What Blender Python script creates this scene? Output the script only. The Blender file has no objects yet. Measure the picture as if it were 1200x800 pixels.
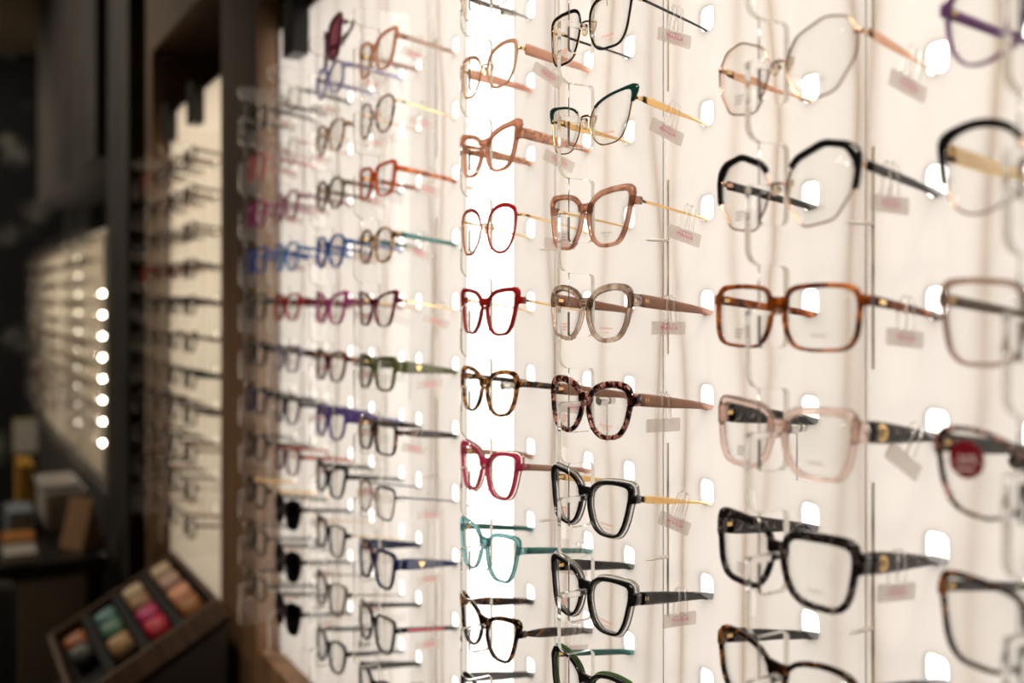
import bpy, bmesh, math, random
from math import sin, cos, pi, radians, exp
from mathutils import Vector, Matrix

R = random.Random(7)
S = bpy.context.scene
COL = S.collection

# ------------------------------------------------------------------ camera
EYE = 1.60                                   # eye height in metres, floor at 0
cam_data = bpy.data.cameras.new('camera')
cam = bpy.data.objects.new('camera', cam_data)
COL.objects.link(cam)
cam.location = (0, 0, EYE)
cam.rotation_euler = (radians(90), 0, radians(-30.2))
cam_data.sensor_width = 36
cam_data.lens = 35
cam_data.shift_y = -0.040
cam_data.clip_start = 0.02
cam_data.dof.use_dof = True
cam_data.dof.focus_distance = 0.965
cam_data.dof.aperture_fstop = 2.6
S.camera = cam

# ------------------------------------------------------------------ world, light, exposure
world = bpy.data.worlds.new('world')
S.world = world
world.use_nodes = True
world.node_tree.nodes['Background'].inputs[0].default_value = (1.0, 0.78, 0.55, 1)
world.node_tree.nodes['Background'].inputs[1].default_value = 0.012

S.view_settings.view_transform = 'Standard'
S.view_settings.look = 'None'
S.view_settings.gamma = 1
S.view_settings.use_curve_mapping = False
S.view_settings.exposure = 0.0

LED = 3.74                                   # radiance of the LED boards behind the panels
def downlight(x, y, z, power, aim, size=0.09, angle=70):
    d = bpy.data.lights.new('ceiling_spot', 'SPOT')
    d.energy = power
    d.color = (1.0, 0.87, 0.70)
    d.shadow_soft_size = size
    d.spot_size = radians(angle)
    d.spot_blend = 0.6
    o = bpy.data.objects.new('ceiling_spot', d)
    COL.objects.link(o)
    o.location = (x, y, z)
    o.rotation_euler = (Vector(aim) - Vector((x, y, z))).to_track_quat('-Z', 'Y').to_euler()
    return o
downlight(-0.95, -0.25, 3.15, 120, (0.6, 0.70, 1.6), angle=52)
downlight(-1.05, 0.70, 3.15, 95, (0.6, 1.15, 1.7), angle=46)
downlight(-0.55, 0.25, 3.15, 60, (0.6, 0.9, 1.7), angle=50)
downlight(-0.35, 2.30, 3.15, 60, (0.36, 2.40, 0.85), angle=34)
downlight(-1.40, 4.60, 3.15, 95, (0.4, 4.6, 1.4), angle=110)
downlight(-1.40, 6.20, 3.15, 90, (0.3, 7.0, 1.4), angle=110)

cy = S.cycles
cy.use_denoising = True
cy.max_bounces = 48
cy.transmission_bounces = 48
cy.transparent_max_bounces = 64
cy.glossy_bounces = 40
cy.diffuse_bounces = 4
cy.sample_clamp_indirect = 6

# ------------------------------------------------------------------ materials
MATS = {}
def new_mat(name):
    m = bpy.data.materials.new(name)
    m.use_nodes = True
    nt = m.node_tree
    nt.nodes.clear()
    out = nt.nodes.new('ShaderNodeOutputMaterial')
    return m, nt, out

def principled(nt, color=(0.8, 0.8, 0.8), rough=0.4, metal=0.0, trans=0.0, ior=1.49, coat=0.0):
    p = nt.nodes.new('ShaderNodeBsdfPrincipled')
    p.inputs['Base Color'].default_value = (*color, 1)
    p.inputs['Roughness'].default_value = rough
    p.inputs['Metallic'].default_value = metal
    p.inputs['Transmission Weight'].default_value = trans
    p.inputs['IOR'].default_value = ior
    p.inputs['Coat Weight'].default_value = coat
    p.inputs['Coat Roughness'].default_value = 0.05
    return p

def simple(name, color, rough=0.5, metal=0.0, trans=0.0, coat=0.0, ior=1.49, vary=0.0, scale=60):
    if name in MATS: return MATS[name]
    m, nt, out = new_mat(name)
    p = principled(nt, color, rough, metal, trans, ior, coat)
    if vary:
        tc = nt.nodes.new('ShaderNodeTexCoord')
        n = nt.nodes.new('ShaderNodeTexNoise'); n.inputs['Scale'].default_value = scale
        n.inputs['Detail'].default_value = 4
        nt.links.new(tc.outputs['Object'], n.inputs['Vector'])
        r = nt.nodes.new('ShaderNodeValToRGB')
        r.color_ramp.elements[0].position = 0.3
        r.color_ramp.elements[1].position = 0.7
        r.color_ramp.elements[0].color = (*[max(0, c * (1 - vary)) for c in color], 1)
        r.color_ramp.elements[1].color = (*[min(1, c * (1 + vary)) for c in color], 1)
        nt.links.new(n.outputs['Fac'], r.inputs['Fac'])
        nt.links.new(r.outputs['Color'], p.inputs['Base Color'])
    nt.links.new(p.outputs[0], out.inputs[0])
    MATS[name] = m
    return m

def acetate(name, color, clear=0.0, glow=0.25):
    """dyed plastic: glossy skin over a slightly translucent body, or see-through crystal"""
    if name in MATS: return MATS[name]
    m, nt, out = new_mat(name)
    p = principled(nt, color, 0.12, 0, clear, 1.49, 0.25)
    if glow > 0:
        t = nt.nodes.new('ShaderNodeBsdfTranslucent')
        t.inputs[0].default_value = (*color, 1)
        mx = nt.nodes.new('ShaderNodeMixShader'); mx.inputs[0].default_value = glow
        nt.links.new(p.outputs[0], mx.inputs[1]); nt.links.new(t.outputs[0], mx.inputs[2])
        nt.links.new(mx.outputs[0], out.inputs[0])
    else:
        nt.links.new(p.outputs[0], out.inputs[0])
    MATS[name] = m
    return m

def tortoise(name, dark, light, mid=None, scale=130, lo=0.42, hi=0.62, clear=0.15, glow=0.35, stretch=(1, 1, 1)):
    if name in MATS: return MATS[name]
    m, nt, out = new_mat(name)
    tc = nt.nodes.new('ShaderNodeTexCoord')
    mp = nt.nodes.new('ShaderNodeMapping'); mp.inputs['Scale'].default_value = stretch
    nt.links.new(tc.outputs['Object'], mp.inputs['Vector'])
    n = nt.nodes.new('ShaderNodeTexNoise')
    n.inputs['Scale'].default_value = scale; n.inputs['Detail'].default_value = 2.5
    n.inputs['Distortion'].default_value = 0.6
    nt.links.new(mp.outputs['Vector'], n.inputs['Vector'])
    r = nt.nodes.new('ShaderNodeValToRGB')
    e = r.color_ramp.elements
    e[0].position = lo; e[0].color = (*dark, 1)
    e[1].position = hi; e[1].color = (*light, 1)
    if mid:
        k = e.new((lo + hi) / 2); k.color = (*mid, 1)
    nt.links.new(n.outputs['Fac'], r.inputs['Fac'])
    p = principled(nt, light, 0.12, 0, clear, 1.49, 0.25)
    nt.links.new(r.outputs['Color'], p.inputs['Base Color'])
    t = nt.nodes.new('ShaderNodeBsdfTranslucent')
    nt.links.new(r.outputs['Color'], t.inputs[0])
    mx = nt.nodes.new('ShaderNodeMixShader'); mx.inputs[0].default_value = glow
    nt.links.new(p.outputs[0], mx.inputs[1]); nt.links.new(t.outputs[0], mx.inputs[2])
    nt.links.new(mx.outputs[0], out.inputs[0])
    MATS[name] = m
    return m

def lens_mat(name, tint=(0.985, 0.985, 0.98), refl=1.0):
    if name in MATS: return MATS[name]
    m, nt, out = new_mat(name)
    tr = nt.nodes.new('ShaderNodeBsdfTransparent'); tr.inputs[0].default_value = (*tint, 1)
    gl = nt.nodes.new('ShaderNodeBsdfGlossy'); gl.inputs['Roughness'].default_value = 0.02
    fr = nt.nodes.new('ShaderNodeLayerWeight'); fr.inputs[0].default_value = 0.5
    pw = nt.nodes.new('ShaderNodeMath'); pw.operation = 'POWER'; pw.inputs[1].default_value = 5
    nt.links.new(fr.outputs['Facing'], pw.inputs[0])
    mu = nt.nodes.new('ShaderNodeMath'); mu.operation = 'MULTIPLY_ADD'; mu.inputs[1].default_value = 0.45 * refl
    mu.inputs[2].default_value = 0.012 * refl
    nt.links.new(pw.outputs[0], mu.inputs[0])
    mx = nt.nodes.new('ShaderNodeMixShader')
    nt.links.new(mu.outputs[0], mx.inputs[0])
    nt.links.new(tr.outputs[0], mx.inputs[1]); nt.links.new(gl.outputs[0], mx.inputs[2])
    nt.links.new(mx.outputs[0], out.inputs[0])
    MATS[name] = m
    return m

def emit(name, color, strength):
    if name in MATS: return MATS[name]
    m, nt, out = new_mat(name)
    e = nt.nodes.new('ShaderNodeEmission')
    e.inputs[0].default_value = (*color, 1); e.inputs[1].default_value = strength
    nt.links.new(e.outputs[0], out.inputs[0])
    MATS[name] = m
    return m

def wood(name, a, b, scale=6, rough=0.55):
    if name in MATS: return MATS[name]
    m, nt, out = new_mat(name)
    tc = nt.nodes.new('ShaderNodeTexCoord')
    mp = nt.nodes.new('ShaderNodeMapping'); mp.inputs['Scale'].default_value = (6, 6, 0.5)
    nt.links.new(tc.outputs['Object'], mp.inputs['Vector'])
    n = nt.nodes.new('ShaderNodeTexNoise'); n.inputs['Scale'].default_value = scale
    n.inputs['Detail'].default_value = 8; n.inputs['Distortion'].default_value = 1.2
    nt.links.new(mp.outputs['Vector'], n.inputs['Vector'])
    r = nt.nodes.new('ShaderNodeValToRGB')
    r.color_ramp.elements[0].position = 0.35; r.color_ramp.elements[0].color = (*a, 1)
    r.color_ramp.elements[1].position = 0.68; r.color_ramp.elements[1].color = (*b, 1)
    nt.links.new(n.outputs['Fac'], r.inputs['Fac'])
    p = principled(nt, a, rough)
    nt.links.new(r.outputs['Color'], p.inputs['Base Color'])
    bp = nt.nodes.new('ShaderNodeBump'); bp.inputs['Strength'].default_value = 0.15
    nt.links.new(n.outputs['Fac'], bp.inputs['Height']); nt.links.new(bp.outputs[0], p.inputs['Normal'])
    nt.links.new(p.outputs[0], out.inputs[0])
    MATS[name] = m
    return m

def wallpaper(name):
    m, nt, out = new_mat(name)
    tc = nt.nodes.new('ShaderNodeTexCoord')
    n = nt.nodes.new('ShaderNodeTexNoise'); n.inputs['Scale'].default_value = 4; n.inputs['Detail'].default_value = 3
    nt.links.new(tc.outputs['Object'], n.inputs['Vector'])
    va = nt.nodes.new('ShaderNodeMixRGB'); va.inputs[0].default_value = 0.18
    nt.links.new(tc.outputs['Object'], va.inputs[1]); nt.links.new(n.outputs['Color'], va.inputs[2])
    v = nt.nodes.new('ShaderNodeTexVoronoi'); v.inputs['Scale'].default_value = 4.2
    nt.links.new(va.outputs[0], v.inputs['Vector'])
    w = nt.nodes.new('ShaderNodeTexVoronoi'); w.inputs['Scale'].default_value = 22
    nt.links.new(va.outputs[0], w.inputs['Vector'])
    r1 = nt.nodes.new('ShaderNodeValToRGB')
    r1.color_ramp.elements[0].position = 0.18; r1.color_ramp.elements[0].color = (1, 1, 1, 1)
    r1.color_ramp.elements[1].position = 0.42; r1.color_ramp.elements[1].color = (0, 0, 0, 1)
    nt.links.new(v.outputs['Distance'], r1.inputs['Fac'])
    mu = nt.nodes.new('ShaderNodeMath'); mu.operation = 'MULTIPLY'
    nt.links.new(r1.outputs['Color'], mu.inputs[0]); nt.links.new(w.outputs['Distance'], mu.inputs[1])
    mx = nt.nodes.new('ShaderNodeMixRGB')
    mx.inputs[1].default_value = (0.006, 0.007, 0.010, 1); mx.inputs[2].default_value = (0.30, 0.29, 0.26, 1)
    nt.links.new(mu.outputs[0], mx.inputs[0])
    p = principled(nt, (0, 0, 0), 0.7)
    nt.links.new(mx.outputs[0], p.inputs['Base Color'])
    nt.links.new(p.outputs[0], out.inputs[0])
    MATS[name] = m
    return m

def panel_mat(name, tr, df):
    m, nt, out = new_mat(name)
    t = nt.nodes.new('ShaderNodeBsdfTranslucent'); t.inputs[0].default_value = (*tr, 1)
    d = nt.nodes.new('ShaderNodeBsdfDiffuse'); d.inputs[0].default_value = (*df, 1)
    g = nt.nodes.new('ShaderNodeBsdfGlossy'); g.inputs['Roughness'].default_value = 0.25
    g.inputs[0].default_value = (0.04, 0.04, 0.04, 1)
    a = nt.nodes.new('ShaderNodeAddShader'); b = nt.nodes.new('ShaderNodeAddShader')
    nt.links.new(t.outputs[0], a.inputs[0]); nt.links.new(d.outputs[0], a.inputs[1])
    nt.links.new(a.outputs[0], b.inputs[0]); nt.links.new(g.outputs[0], b.inputs[1])
    nt.links.new(b.outputs[0], out.inputs[0])
    MATS[name] = m
    return m

OPAL = panel_mat('opal_panel', (0.275, 0.261, 0.251), (0.13, 0.123, 0.117))
DIM_OPAL = panel_mat('dimmed_opal_panel', (0.075, 0.064, 0.051), (0.18, 0.155, 0.13))  # far bay's weaker glow put into the colour of the opal sheet
def glass_acrylic():
    m, nt, out = new_mat('clear_acrylic')
    g = nt.nodes.new('ShaderNodeBsdfGlass'); g.inputs['IOR'].default_value = 1.45
    g.inputs['Roughness'].default_value = 0.0
    g.inputs[0].default_value = (0.99, 0.99, 0.985, 1)
    nt.links.new(g.outputs[0], out.inputs[0])
    MATS['clear_acrylic'] = m
    return m
ACRYL = glass_acrylic()
def cut_edge():
    m, nt, out = new_mat('acrylic_cut_edge')
    g = nt.nodes.new('ShaderNodeBsdfGlass'); g.inputs['IOR'].default_value = 1.45
    g.inputs['Roughness'].default_value = 0.08
    t = nt.nodes.new('ShaderNodeBsdfTranslucent'); t.inputs[0].default_value = (0.95, 0.93, 0.90, 1)
    d = nt.nodes.new('ShaderNodeBsdfDiffuse'); d.inputs[0].default_value = (0.85, 0.83, 0.80, 1)
    a = nt.nodes.new('ShaderNodeMixShader'); a.inputs[0].default_value = 0.3
    b = nt.nodes.new('ShaderNodeMixShader'); b.inputs[0].default_value = 0.15
    nt.links.new(t.outputs[0], a.inputs[1]); nt.links.new(d.outputs[0], a.inputs[2])
    nt.links.new(g.outputs[0], b.inputs[1]); nt.links.new(a.outputs[0], b.inputs[2])
    nt.links.new(b.outputs[0], out.inputs[0])
    MATS['acrylic_cut_edge'] = m
    return m
EDGE = cut_edge()
def rear_edge():
    m, nt, out = new_mat('acrylic_glued_edge')
    t = nt.nodes.new('ShaderNodeBsdfTranslucent'); t.inputs[0].default_value = (0.98, 0.97, 0.95, 1)
    nt.links.new(t.outputs[0], out.inputs[0])
    return m
REAR = rear_edge()
LENS = lens_mat('demo_lens')
SUN = lens_mat('sunglass_lens', (0.03, 0.025, 0.025), 1.2)
WHITE = simple('white_plastic', (0.82, 0.79, 0.75), 0.35)
STEEL = simple('steel', (0.62, 0.61, 0.58), 0.22, 1.0)
ALU = simple('aluminium', (0.70, 0.68, 0.64), 0.35, 1.0)
BLACKP = simple('black_plastic', (0.008, 0.008, 0.009), 0.35)
def tag_mat():
    m, nt, out = new_mat('tag_plastic')
    p = principled(nt, (0.84, 0.78, 0.74), 0.3)
    t = nt.nodes.new('ShaderNodeBsdfTranslucent'); t.inputs[0].default_value = (0.9, 0.85, 0.81, 1)
    tr = nt.nodes.new('ShaderNodeBsdfTransparent'); tr.inputs[0].default_value = (0.97, 0.95, 0.93, 1)
    a = nt.nodes.new('ShaderNodeMixShader'); a.inputs[0].default_value = 0.5
    b = nt.nodes.new('ShaderNodeMixShader'); b.inputs[0].default_value = 0.62
    nt.links.new(p.outputs[0], a.inputs[1]); nt.links.new(t.outputs[0], a.inputs[2])
    nt.links.new(a.outputs[0], b.inputs[1]); nt.links.new(tr.outputs[0], b.inputs[2])
    nt.links.new(b.outputs[0], out.inputs[0])
    return m
TAGM = tag_mat()
CLEARP = simple('clear_loop', (0.98, 0.96, 0.93), 0.15, 0, 0.95, ior=1.07)
INK = simple('red_ink', (0.62, 0.03, 0.11), 0.5)
OINK = simple('orange_ink', (0.75, 0.13, 0.05), 0.5)
GINK = simple('grey_ink', (0.16, 0.14, 0.13), 0.5)
GOLD = simple('gold', (0.83, 0.55, 0.24), 0.22, 1.0)
ROSE = simple('rose_gold', (0.74, 0.44, 0.30), 0.22, 1.0)
CHAMP = simple('champagne_metal', (0.80, 0.62, 0.40), 0.28, 1.0)
GUNM = simple('gunmetal', (0.20, 0.19, 0.18), 0.3, 1.0)
SILV = simple('silver', (0.72, 0.70, 0.67), 0.25, 1.0)
PAD = simple('nose_pad_silicone', (0.95, 0.82, 0.62), 0.15, 0, 0.75, ior=1.3)

# ------------------------------------------------------------------ mesh helpers
def mk_mesh(name, verts, faces, mat, smooth=True):
    me = bpy.data.meshes.new(name)
    me.from_pydata([tuple(v) for v in verts], [], faces)
    me.update()
    if mat: me.materials.append(mat)
    if smooth:
        me.polygons.foreach_set('use_smooth', [True] * len(me.polygons))
    return me

def link(name, me, parent=None, loc=None, rot=None):
    o = bpy.data.objects.new(name, me)
    COL.objects.link(o)
    if parent: o.parent = parent
    if loc: o.location = loc
    if rot: o.rotation_euler = rot
    return o

def tag(o, label=None, cat=None, group=None, kind=None):
    if label: o['label'] = label
    if cat: o['category'] = cat
    if group: o['group'] = group
    if kind: o['kind'] = kind
    return o

class MB:
    def __init__(s): s.v = []; s.f = []
    def add(s, v, f):
        n = len(s.v); s.v += [tuple(p) for p in v]
        s.f += [tuple(i + n for i in q) for q in f]; return s
    def box(s, x0, x1, y0, y1, z0, z1):
        v = [(x, y, z) for x in (x0, x1) for y in (y0, y1) for z in (z0, z1)]
        return s.add(v, [(0, 1, 3, 2), (4, 6, 7, 5), (0, 4, 5, 1), (2, 3, 7, 6), (0, 2, 6, 4), (1, 5, 7, 3)])
    def rings(s, rings, closed=False, cap=True):
        k = len(rings[0]); n = len(s.v); m = len(rings)
        for r in rings: s.v += [tuple(p) for p in r]
        for i in range(m if closed else m - 1):
            a = n + i * k; b = n + ((i + 1) % m) * k
            for j in range(k):
                jj = (j + 1) % k
                s.f.append((a + j, a + jj, b + jj, b + j))
        if cap and not closed:
            s.f.append(tuple(n + j for j in reversed(range(k))))
            s.f.append(tuple(n + (m - 1) * k + j for j in range(k)))
        return s
    def tube(s, pts, rad, seg=8, closed=False):
        pts = [Vector(p) for p in pts]; rs = []
        m = len(pts)
        prev = None
        for i, p in enumerate(pts):
            if closed: d = pts[(i + 1) % m] - pts[i - 1]
            else: d = pts[min(i + 1, m - 1)] - pts[max(i - 1, 0)]
            d.normalize()
            if prev is None:
                up = Vector((0, 0, 1)) if abs(d.z) < 0.9 else Vector((0, 1, 0))
                a = d.cross(up).normalized()
            else:
                a = (prev - d * prev.dot(d)).normalized()
            prev = a; b = d.cross(a)
            r = rad[i] if isinstance(rad, (list, tuple)) else rad
            rs.append([p + (a * cos(2 * pi * j / seg) + b * sin(2 * pi * j / seg)) * r for j in range(seg)])
        return s.rings(rs, closed)
    def ell(s, c, rx, ry, rz, nu=10, nv=6):
        c = Vector(c); v = [c + Vector((0, 0, rz))]
        for i in range(1, nv):
            ph = pi * i / nv
            v += [c + Vector((rx * sin(ph) * cos(2 * pi * j / nu), ry * sin(ph) * sin(2 * pi * j / nu), rz * cos(ph))) for j in range(nu)]
        v.append(c - Vector((0, 0, rz))); f = []
        for j in range(nu):
            f.append((0, 1 + j, 1 + (j + 1) % nu))
            for i in range(nv - 2):
                a = 1 + i * nu; b = a + nu
                f.append((a + j, b + j, b + (j + 1) % nu, a + (j + 1) % nu))
            a = 1 + (nv - 2) * nu
            f.append((a + j, len(v) - 1, a + (j + 1) % nu))
        return s.add(v, f)
    def mesh(s, name, mat, smooth=True):
        me = mk_mesh(name, s.v, s.f, mat, smooth)
        if smooth:                               # closed bodies: all faces outwards (mirrored halves too)
            bm = bmesh.new(); bm.from_mesh(me)
            bmesh.ops.recalc_face_normals(bm, faces=bm.faces)
            bm.to_mesh(me); bm.free()
        return me
    def obj(s, name, mat, parent=None, smooth=False, loc=None, rot=None):
        return link(name, s.mesh(name, mat, smooth), parent, loc, rot)

_txt = {}
def text2d(body, size=1.0, spacing=1.0):
    """flat lettering: 2-D points and faces, centred on the origin"""
    key = (body, size, spacing)
    if key in _txt: return _txt[key]
    c = bpy.data.curves.new('lettering', 'FONT')
    c.body = body; c.size = size; c.align_x = 'CENTER'; c.align_y = 'CENTER'
    c.resolution_u = 2; c.space_character = spacing
    o = bpy.data.objects.new('lettering', c); COL.objects.link(o)
    bpy.context.view_layer.update()
    me = o.to_mesh()
    res = ([(v.co.x, v.co.y) for v in me.vertices], [tuple(p.vertices) for p in me.polygons])
    o.to_mesh_clear()
    bpy.data.objects.remove(o); bpy.data.curves.remove(c)
    _txt[key] = res
    return res

def bevel(o, w, seg=2):
    b = o.modifiers.new('edge', 'BEVEL'); b.width = w; b.segments = seg; b.limit_method = 'ANGLE'
    return o

# ------------------------------------------------------------------ measures of the place
WALL = 0.636          # front face of the backlit panels (metres from the eye line)
STRIP = 0.506         # front edge of the acrylic strips
BRIDGE = 0.540        # where the bridges rest
ROW = 0.090
COLS = {'A': 0.336, 'B': 0.537, 'C': 0.788, 'D': 0.989, 'E': 1.316, 'F': 1.505, 'G': 1.727, 'H': 1.920}
ROWS = list(range(4, -7, -1))
HOLE = 0.0625

# ------------------------------------------------------------------ room shell
FLOOR = simple('floor_vinyl', (0.10, 0.085, 0.07), 0.45, vary=0.25, scale=3)
CEIL = simple('ceiling_paint', (0.50, 0.38, 0.25), 0.8)
DARKWALL = wallpaper('dark_floral_paper')
WOOD = wood('brown_oak', (0.150, 0.080, 0.038), (0.26, 0.145, 0.075))
DARKGREY = simple('dark_grey_paint', (0.058, 0.052, 0.047), 0.6, vary=0.3, scale=5)

def struct(name, mb, mat):
    return tag(mb.obj(name, mat), kind='structure')
struct('floor', MB().box(-3.5, 0.95, -2.5, 7.72, -0.05, 0.0), FLOOR)
struct('ceiling', MB().box(-3.5, 0.95, -2.5, 7.72, 3.30, 3.36), CEIL)
struct('wall_right', MB().box(0.80, 0.90, -2.5, 7.70, 0.0, 3.30), DARKWALL)
struct('wall_far', MB().box(-3.5, 0.80, 7.60, 7.70, 0.0, 3.30), DARKWALL)
struct('wall_left', MB().box(-3.5, -3.4, -2.5, 7.60, 0.0, 3.30), simple('warm_wall', (0.16, 0.13, 0.10), 0.8))
struct('wall_back', MB().box(-3.4, 0.80, -2.5, -2.4, 0.0, 3.30), simple('warm_wall', (0.16, 0.13, 0.10), 0.8))
# wooden surround of the display bays
struct('trim_1', MB().box(0.594, 0.80, 2.095, 2.400, 0.0, 3.30), WOOD)                 # post between the bays
struct('trim_2', MB().box(0.583, 0.80, 3.205, 3.30, 0.0, 3.30), WOOD)                  # far jamb of the second bay
struct('trim_3', MB().box(0.583, 0.80, 2.400, 3.205, EYE + 0.765, 3.30), WOOD)         # header of the second bay
struct('trim_4', MB().box(0.594, 0.80, -0.2, 2.095, EYE + 0.765, 3.30), WOOD)          # header of the first bay
struct('trim_5', MB().box(0.600, 0.80, -0.2, 2.095, 0.0, EYE - 0.745), WOOD)           # board below the first bay
struct('trim_6', MB().box(0.600, 0.80, 2.400, 3.205, 0.0, EYE - 0.80), WOOD)           # board below the second bay
struct('trim_7', MB().box(0.56, 0.80, 3.49, 3.95, 0.0, 3.30), DARKGREY)                # dark grey pillar
struct('trim_8', MB().box(0.52, 0.80, 3.95, 6.30, EYE + 0.53, 3.30), DARKGREY)         # dark grey header
struct('trim_9', MB().box(0.60, 0.80, 3.95, 7.30, 0.0, EYE - 0.78), DARKGREY)

# ------------------------------------------------------------------ backlit panels
def panel(t0, t1, zb, zt, cols, rows, label, led_levels, standoffs, brackets, mat=OPAL):
    root = link('backlit_panel', None, loc=(WALL, (t0 + t1) / 2, EYE + zb))
    tag(root, label, 'light panel', 'backlit panels of the display wall')
    ox, oy, oz = root.location
    mb = MB(); lip = MB()
    ts = [t0]; holes_t = []
    for c in sorted(cols):
        for h in (c - HOLE, c + HOLE):
            ts += [h - 0.02, h + 0.02]; holes_t.append(h)
    ts.append(t1)
    zs = [zb]; holes_z = []
    for r in sorted(rows):
        h = r * ROW - 0.002; zs += [h - 0.02, h + 0.02]; holes_z.append(h)
    zs.append(zt)
    N = 24
    for i in range(len(ts) - 1):
        for j in range(len(zs) - 1):
            a, b, c, d = ts[i], ts[i + 1], zs[j], zs[j + 1]
            if i % 2 == 1 and j % 2 == 1:
                tc, zc = (a + b) / 2, (c + d) / 2
                inner = []; outer = []; back = []
                for k in range(N):
                    th = 2 * pi * k / N
                    co, si = cos(th), sin(th)
                    r = (abs(co / 0.0105) ** 4 + abs(si / 0.0122) ** 4) ** -0.25
                    q = 0.02 / max(abs(co), abs(si))
                    inner.append((0, tc + r * co - oy, EYE + zc + r * si - oz))
                    back.append((0.003, tc + r * co - oy, EYE + zc + r * si - oz))
                    outer.append((0, tc + q * co - oy, EYE + zc + q * si - oz))
                mb.rings([outer, inner, back], cap=False)
            else:
                z0, z1 = EYE + c - oz, EYE + d - oz
                mb.add([(0, a - oy, z0), (0, b - oy, z0), (0, b - oy, z1), (0, a - oy, z1)], [(0, 3, 2, 1)])
    for (a, b, c, d) in ((t0, t0, zb, zt), (t1, t1, zb, zt)):
        mb.add([(0, a - oy, EYE + c - oz), (0.004, a - oy, EYE + c - oz), (0.004, a - oy, EYE + d - oz), (0, a - oy, EYE + d - oz)], [(0, 1, 2, 3)])
    for z in (zb, zt):
        mb.add([(0, t0 - oy, EYE + z - oz), (0.004, t0 - oy, EYE + z - oz), (0.004, t1 - oy, EYE + z - oz), (0, t1 - oy, EYE + z - oz)], [(0, 1, 2, 3)])
    mb.obj('sheet', mat, root)
    for n_, (y, z) in enumerate(standoffs):
        st = link('standoff', standoff_mesh(), loc=(WALL - 0.0005, y, EYE + z))
        tag(st, so_label(y, z), 'standoff', 'steel standoffs on the backlit panels')
        link('wire', wire_mesh(), st)
    for n_, (y, zz) in enumerate(brackets):
        w = 0.032
        b = MB().box(-0.036, -0.0015, -w, w, 0, zt - zz + 0.018)
        b.box(-0.0015, 0.0045, -w, w, zt - zz + 0.002, zt - zz + 0.018)
        o = b.obj('panel_bracket', BLACKP, None, False, (WALL, y, EYE + zz))
        bevel(o, 0.002)
        tag(o, ['black bracket over the panel top beside the wooden post', 'black bracket on the panel beyond the post, closer to the post', 'black bracket on the panel beyond the post, closer to the far jamb'][n_ + (1 if t0 > 2.2 else 0)], 'bracket')
    return root

_sm = {}
def so_label(y, z):
    names_ = 'HGFEDCBA'
    c = min(names_, key=lambda q: abs(COLS[q] - y))
    lv = 'upper' if z > 0.2 else ('middle' if z > -0.3 else 'lower')
    return 'steel standoff with wire in the %s row, beside the %s strip from the post' % (lv, ORD[names_.index(c)])
ORD = ['first', 'second', 'third', 'fourth', 'fifth', 'sixth', 'seventh', 'eighth', 'ninth', 'tenth', 'eleventh']
def standoff_mesh():
    if 's' not in _sm:
        mb = MB(); seg = 16
        prof = [(0.0, 0.0048), (-0.006, 0.0048), (-0.0062, 0.0036), (-0.010, 0.0036), (-0.0102, 0.0056), (-0.019, 0.0056), (-0.020, 0.0045), (-0.020, 0.0028), (-0.0185, 0.0024)]
        mb.rings([[(x, r * cos(2 * pi * j / seg), r * sin(2 * pi * j / seg)) for j in range(seg)] for x, r in prof])
        _sm['s'] = mb.mesh('standoff', STEEL, False)
    return _sm['s']
def wire_mesh():
    if 'w' not in _sm:
        _sm['w'] = MB().tube([(-0.008, 0.0, -0.003), (-0.008, 0, -0.045)], 0.0006, 6).mesh('wire', STEEL)
    return _sm['w']

so1 = [(0.605, -0.106), (0.877, -0.107), (1.086, -0.107), (1.086, 0.362), (0.605, 0.362), (0.877, 0.362), (0.40, -0.106)]
so2 = [(1.39, -0.107), (1.59, -0.107), (1.42, 0.362), (1.80, 0.362), (1.80, -0.107), (2.0, -0.107),
       (1.36, -0.576), (1.57, -0.576), (1.80, -0.576), (2.0, -0.576)]
panel(0.235, 1.092, -0.74, 0.571, [COLS[c] for c in 'ABCD'], ROWS, 'cream backlit panel with arched holes behind the tortoiseshell and crystal frames', 3, so1, [])
panel(1.222, 2.07, -0.74, 0.571, [COLS[c] for c in 'EFGH'], ROWS, 'cream backlit panel with arched holes beside the wooden post, one black bracket on top', 3, so2, [(1.905, 0.480)])
COLS2 = [2.505, 2.690, 2.885, 3.080]
panel(2.405, 3.195, -0.78, 0.571, COLS2, ROWS, 'backlit panel with two black brackets in the bay beyond the wooden post', 3, [], [(2.77, 0.478), (3.12, 0.478)])
P3 = [(4.48, 5.33), (5.40, 6.25), (6.32, 7.17)]
P3C = [[a + 0.106 + 0.2125 * k for k in range(4)] for a, b in P3]
for i, (a, b) in enumerate(P3):
    panel(a, b, -0.76, 0.30, P3C[i], [3, 2, 1, 0, -1, -2, -3, -4, -5, -6, -7], ['backlit panel just past the dark grey pillar', 'middle backlit panel under the dark grey header', 'backlit panel closest to the floral end wall'][i], 2, [], [], DIM_OPAL)

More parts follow.
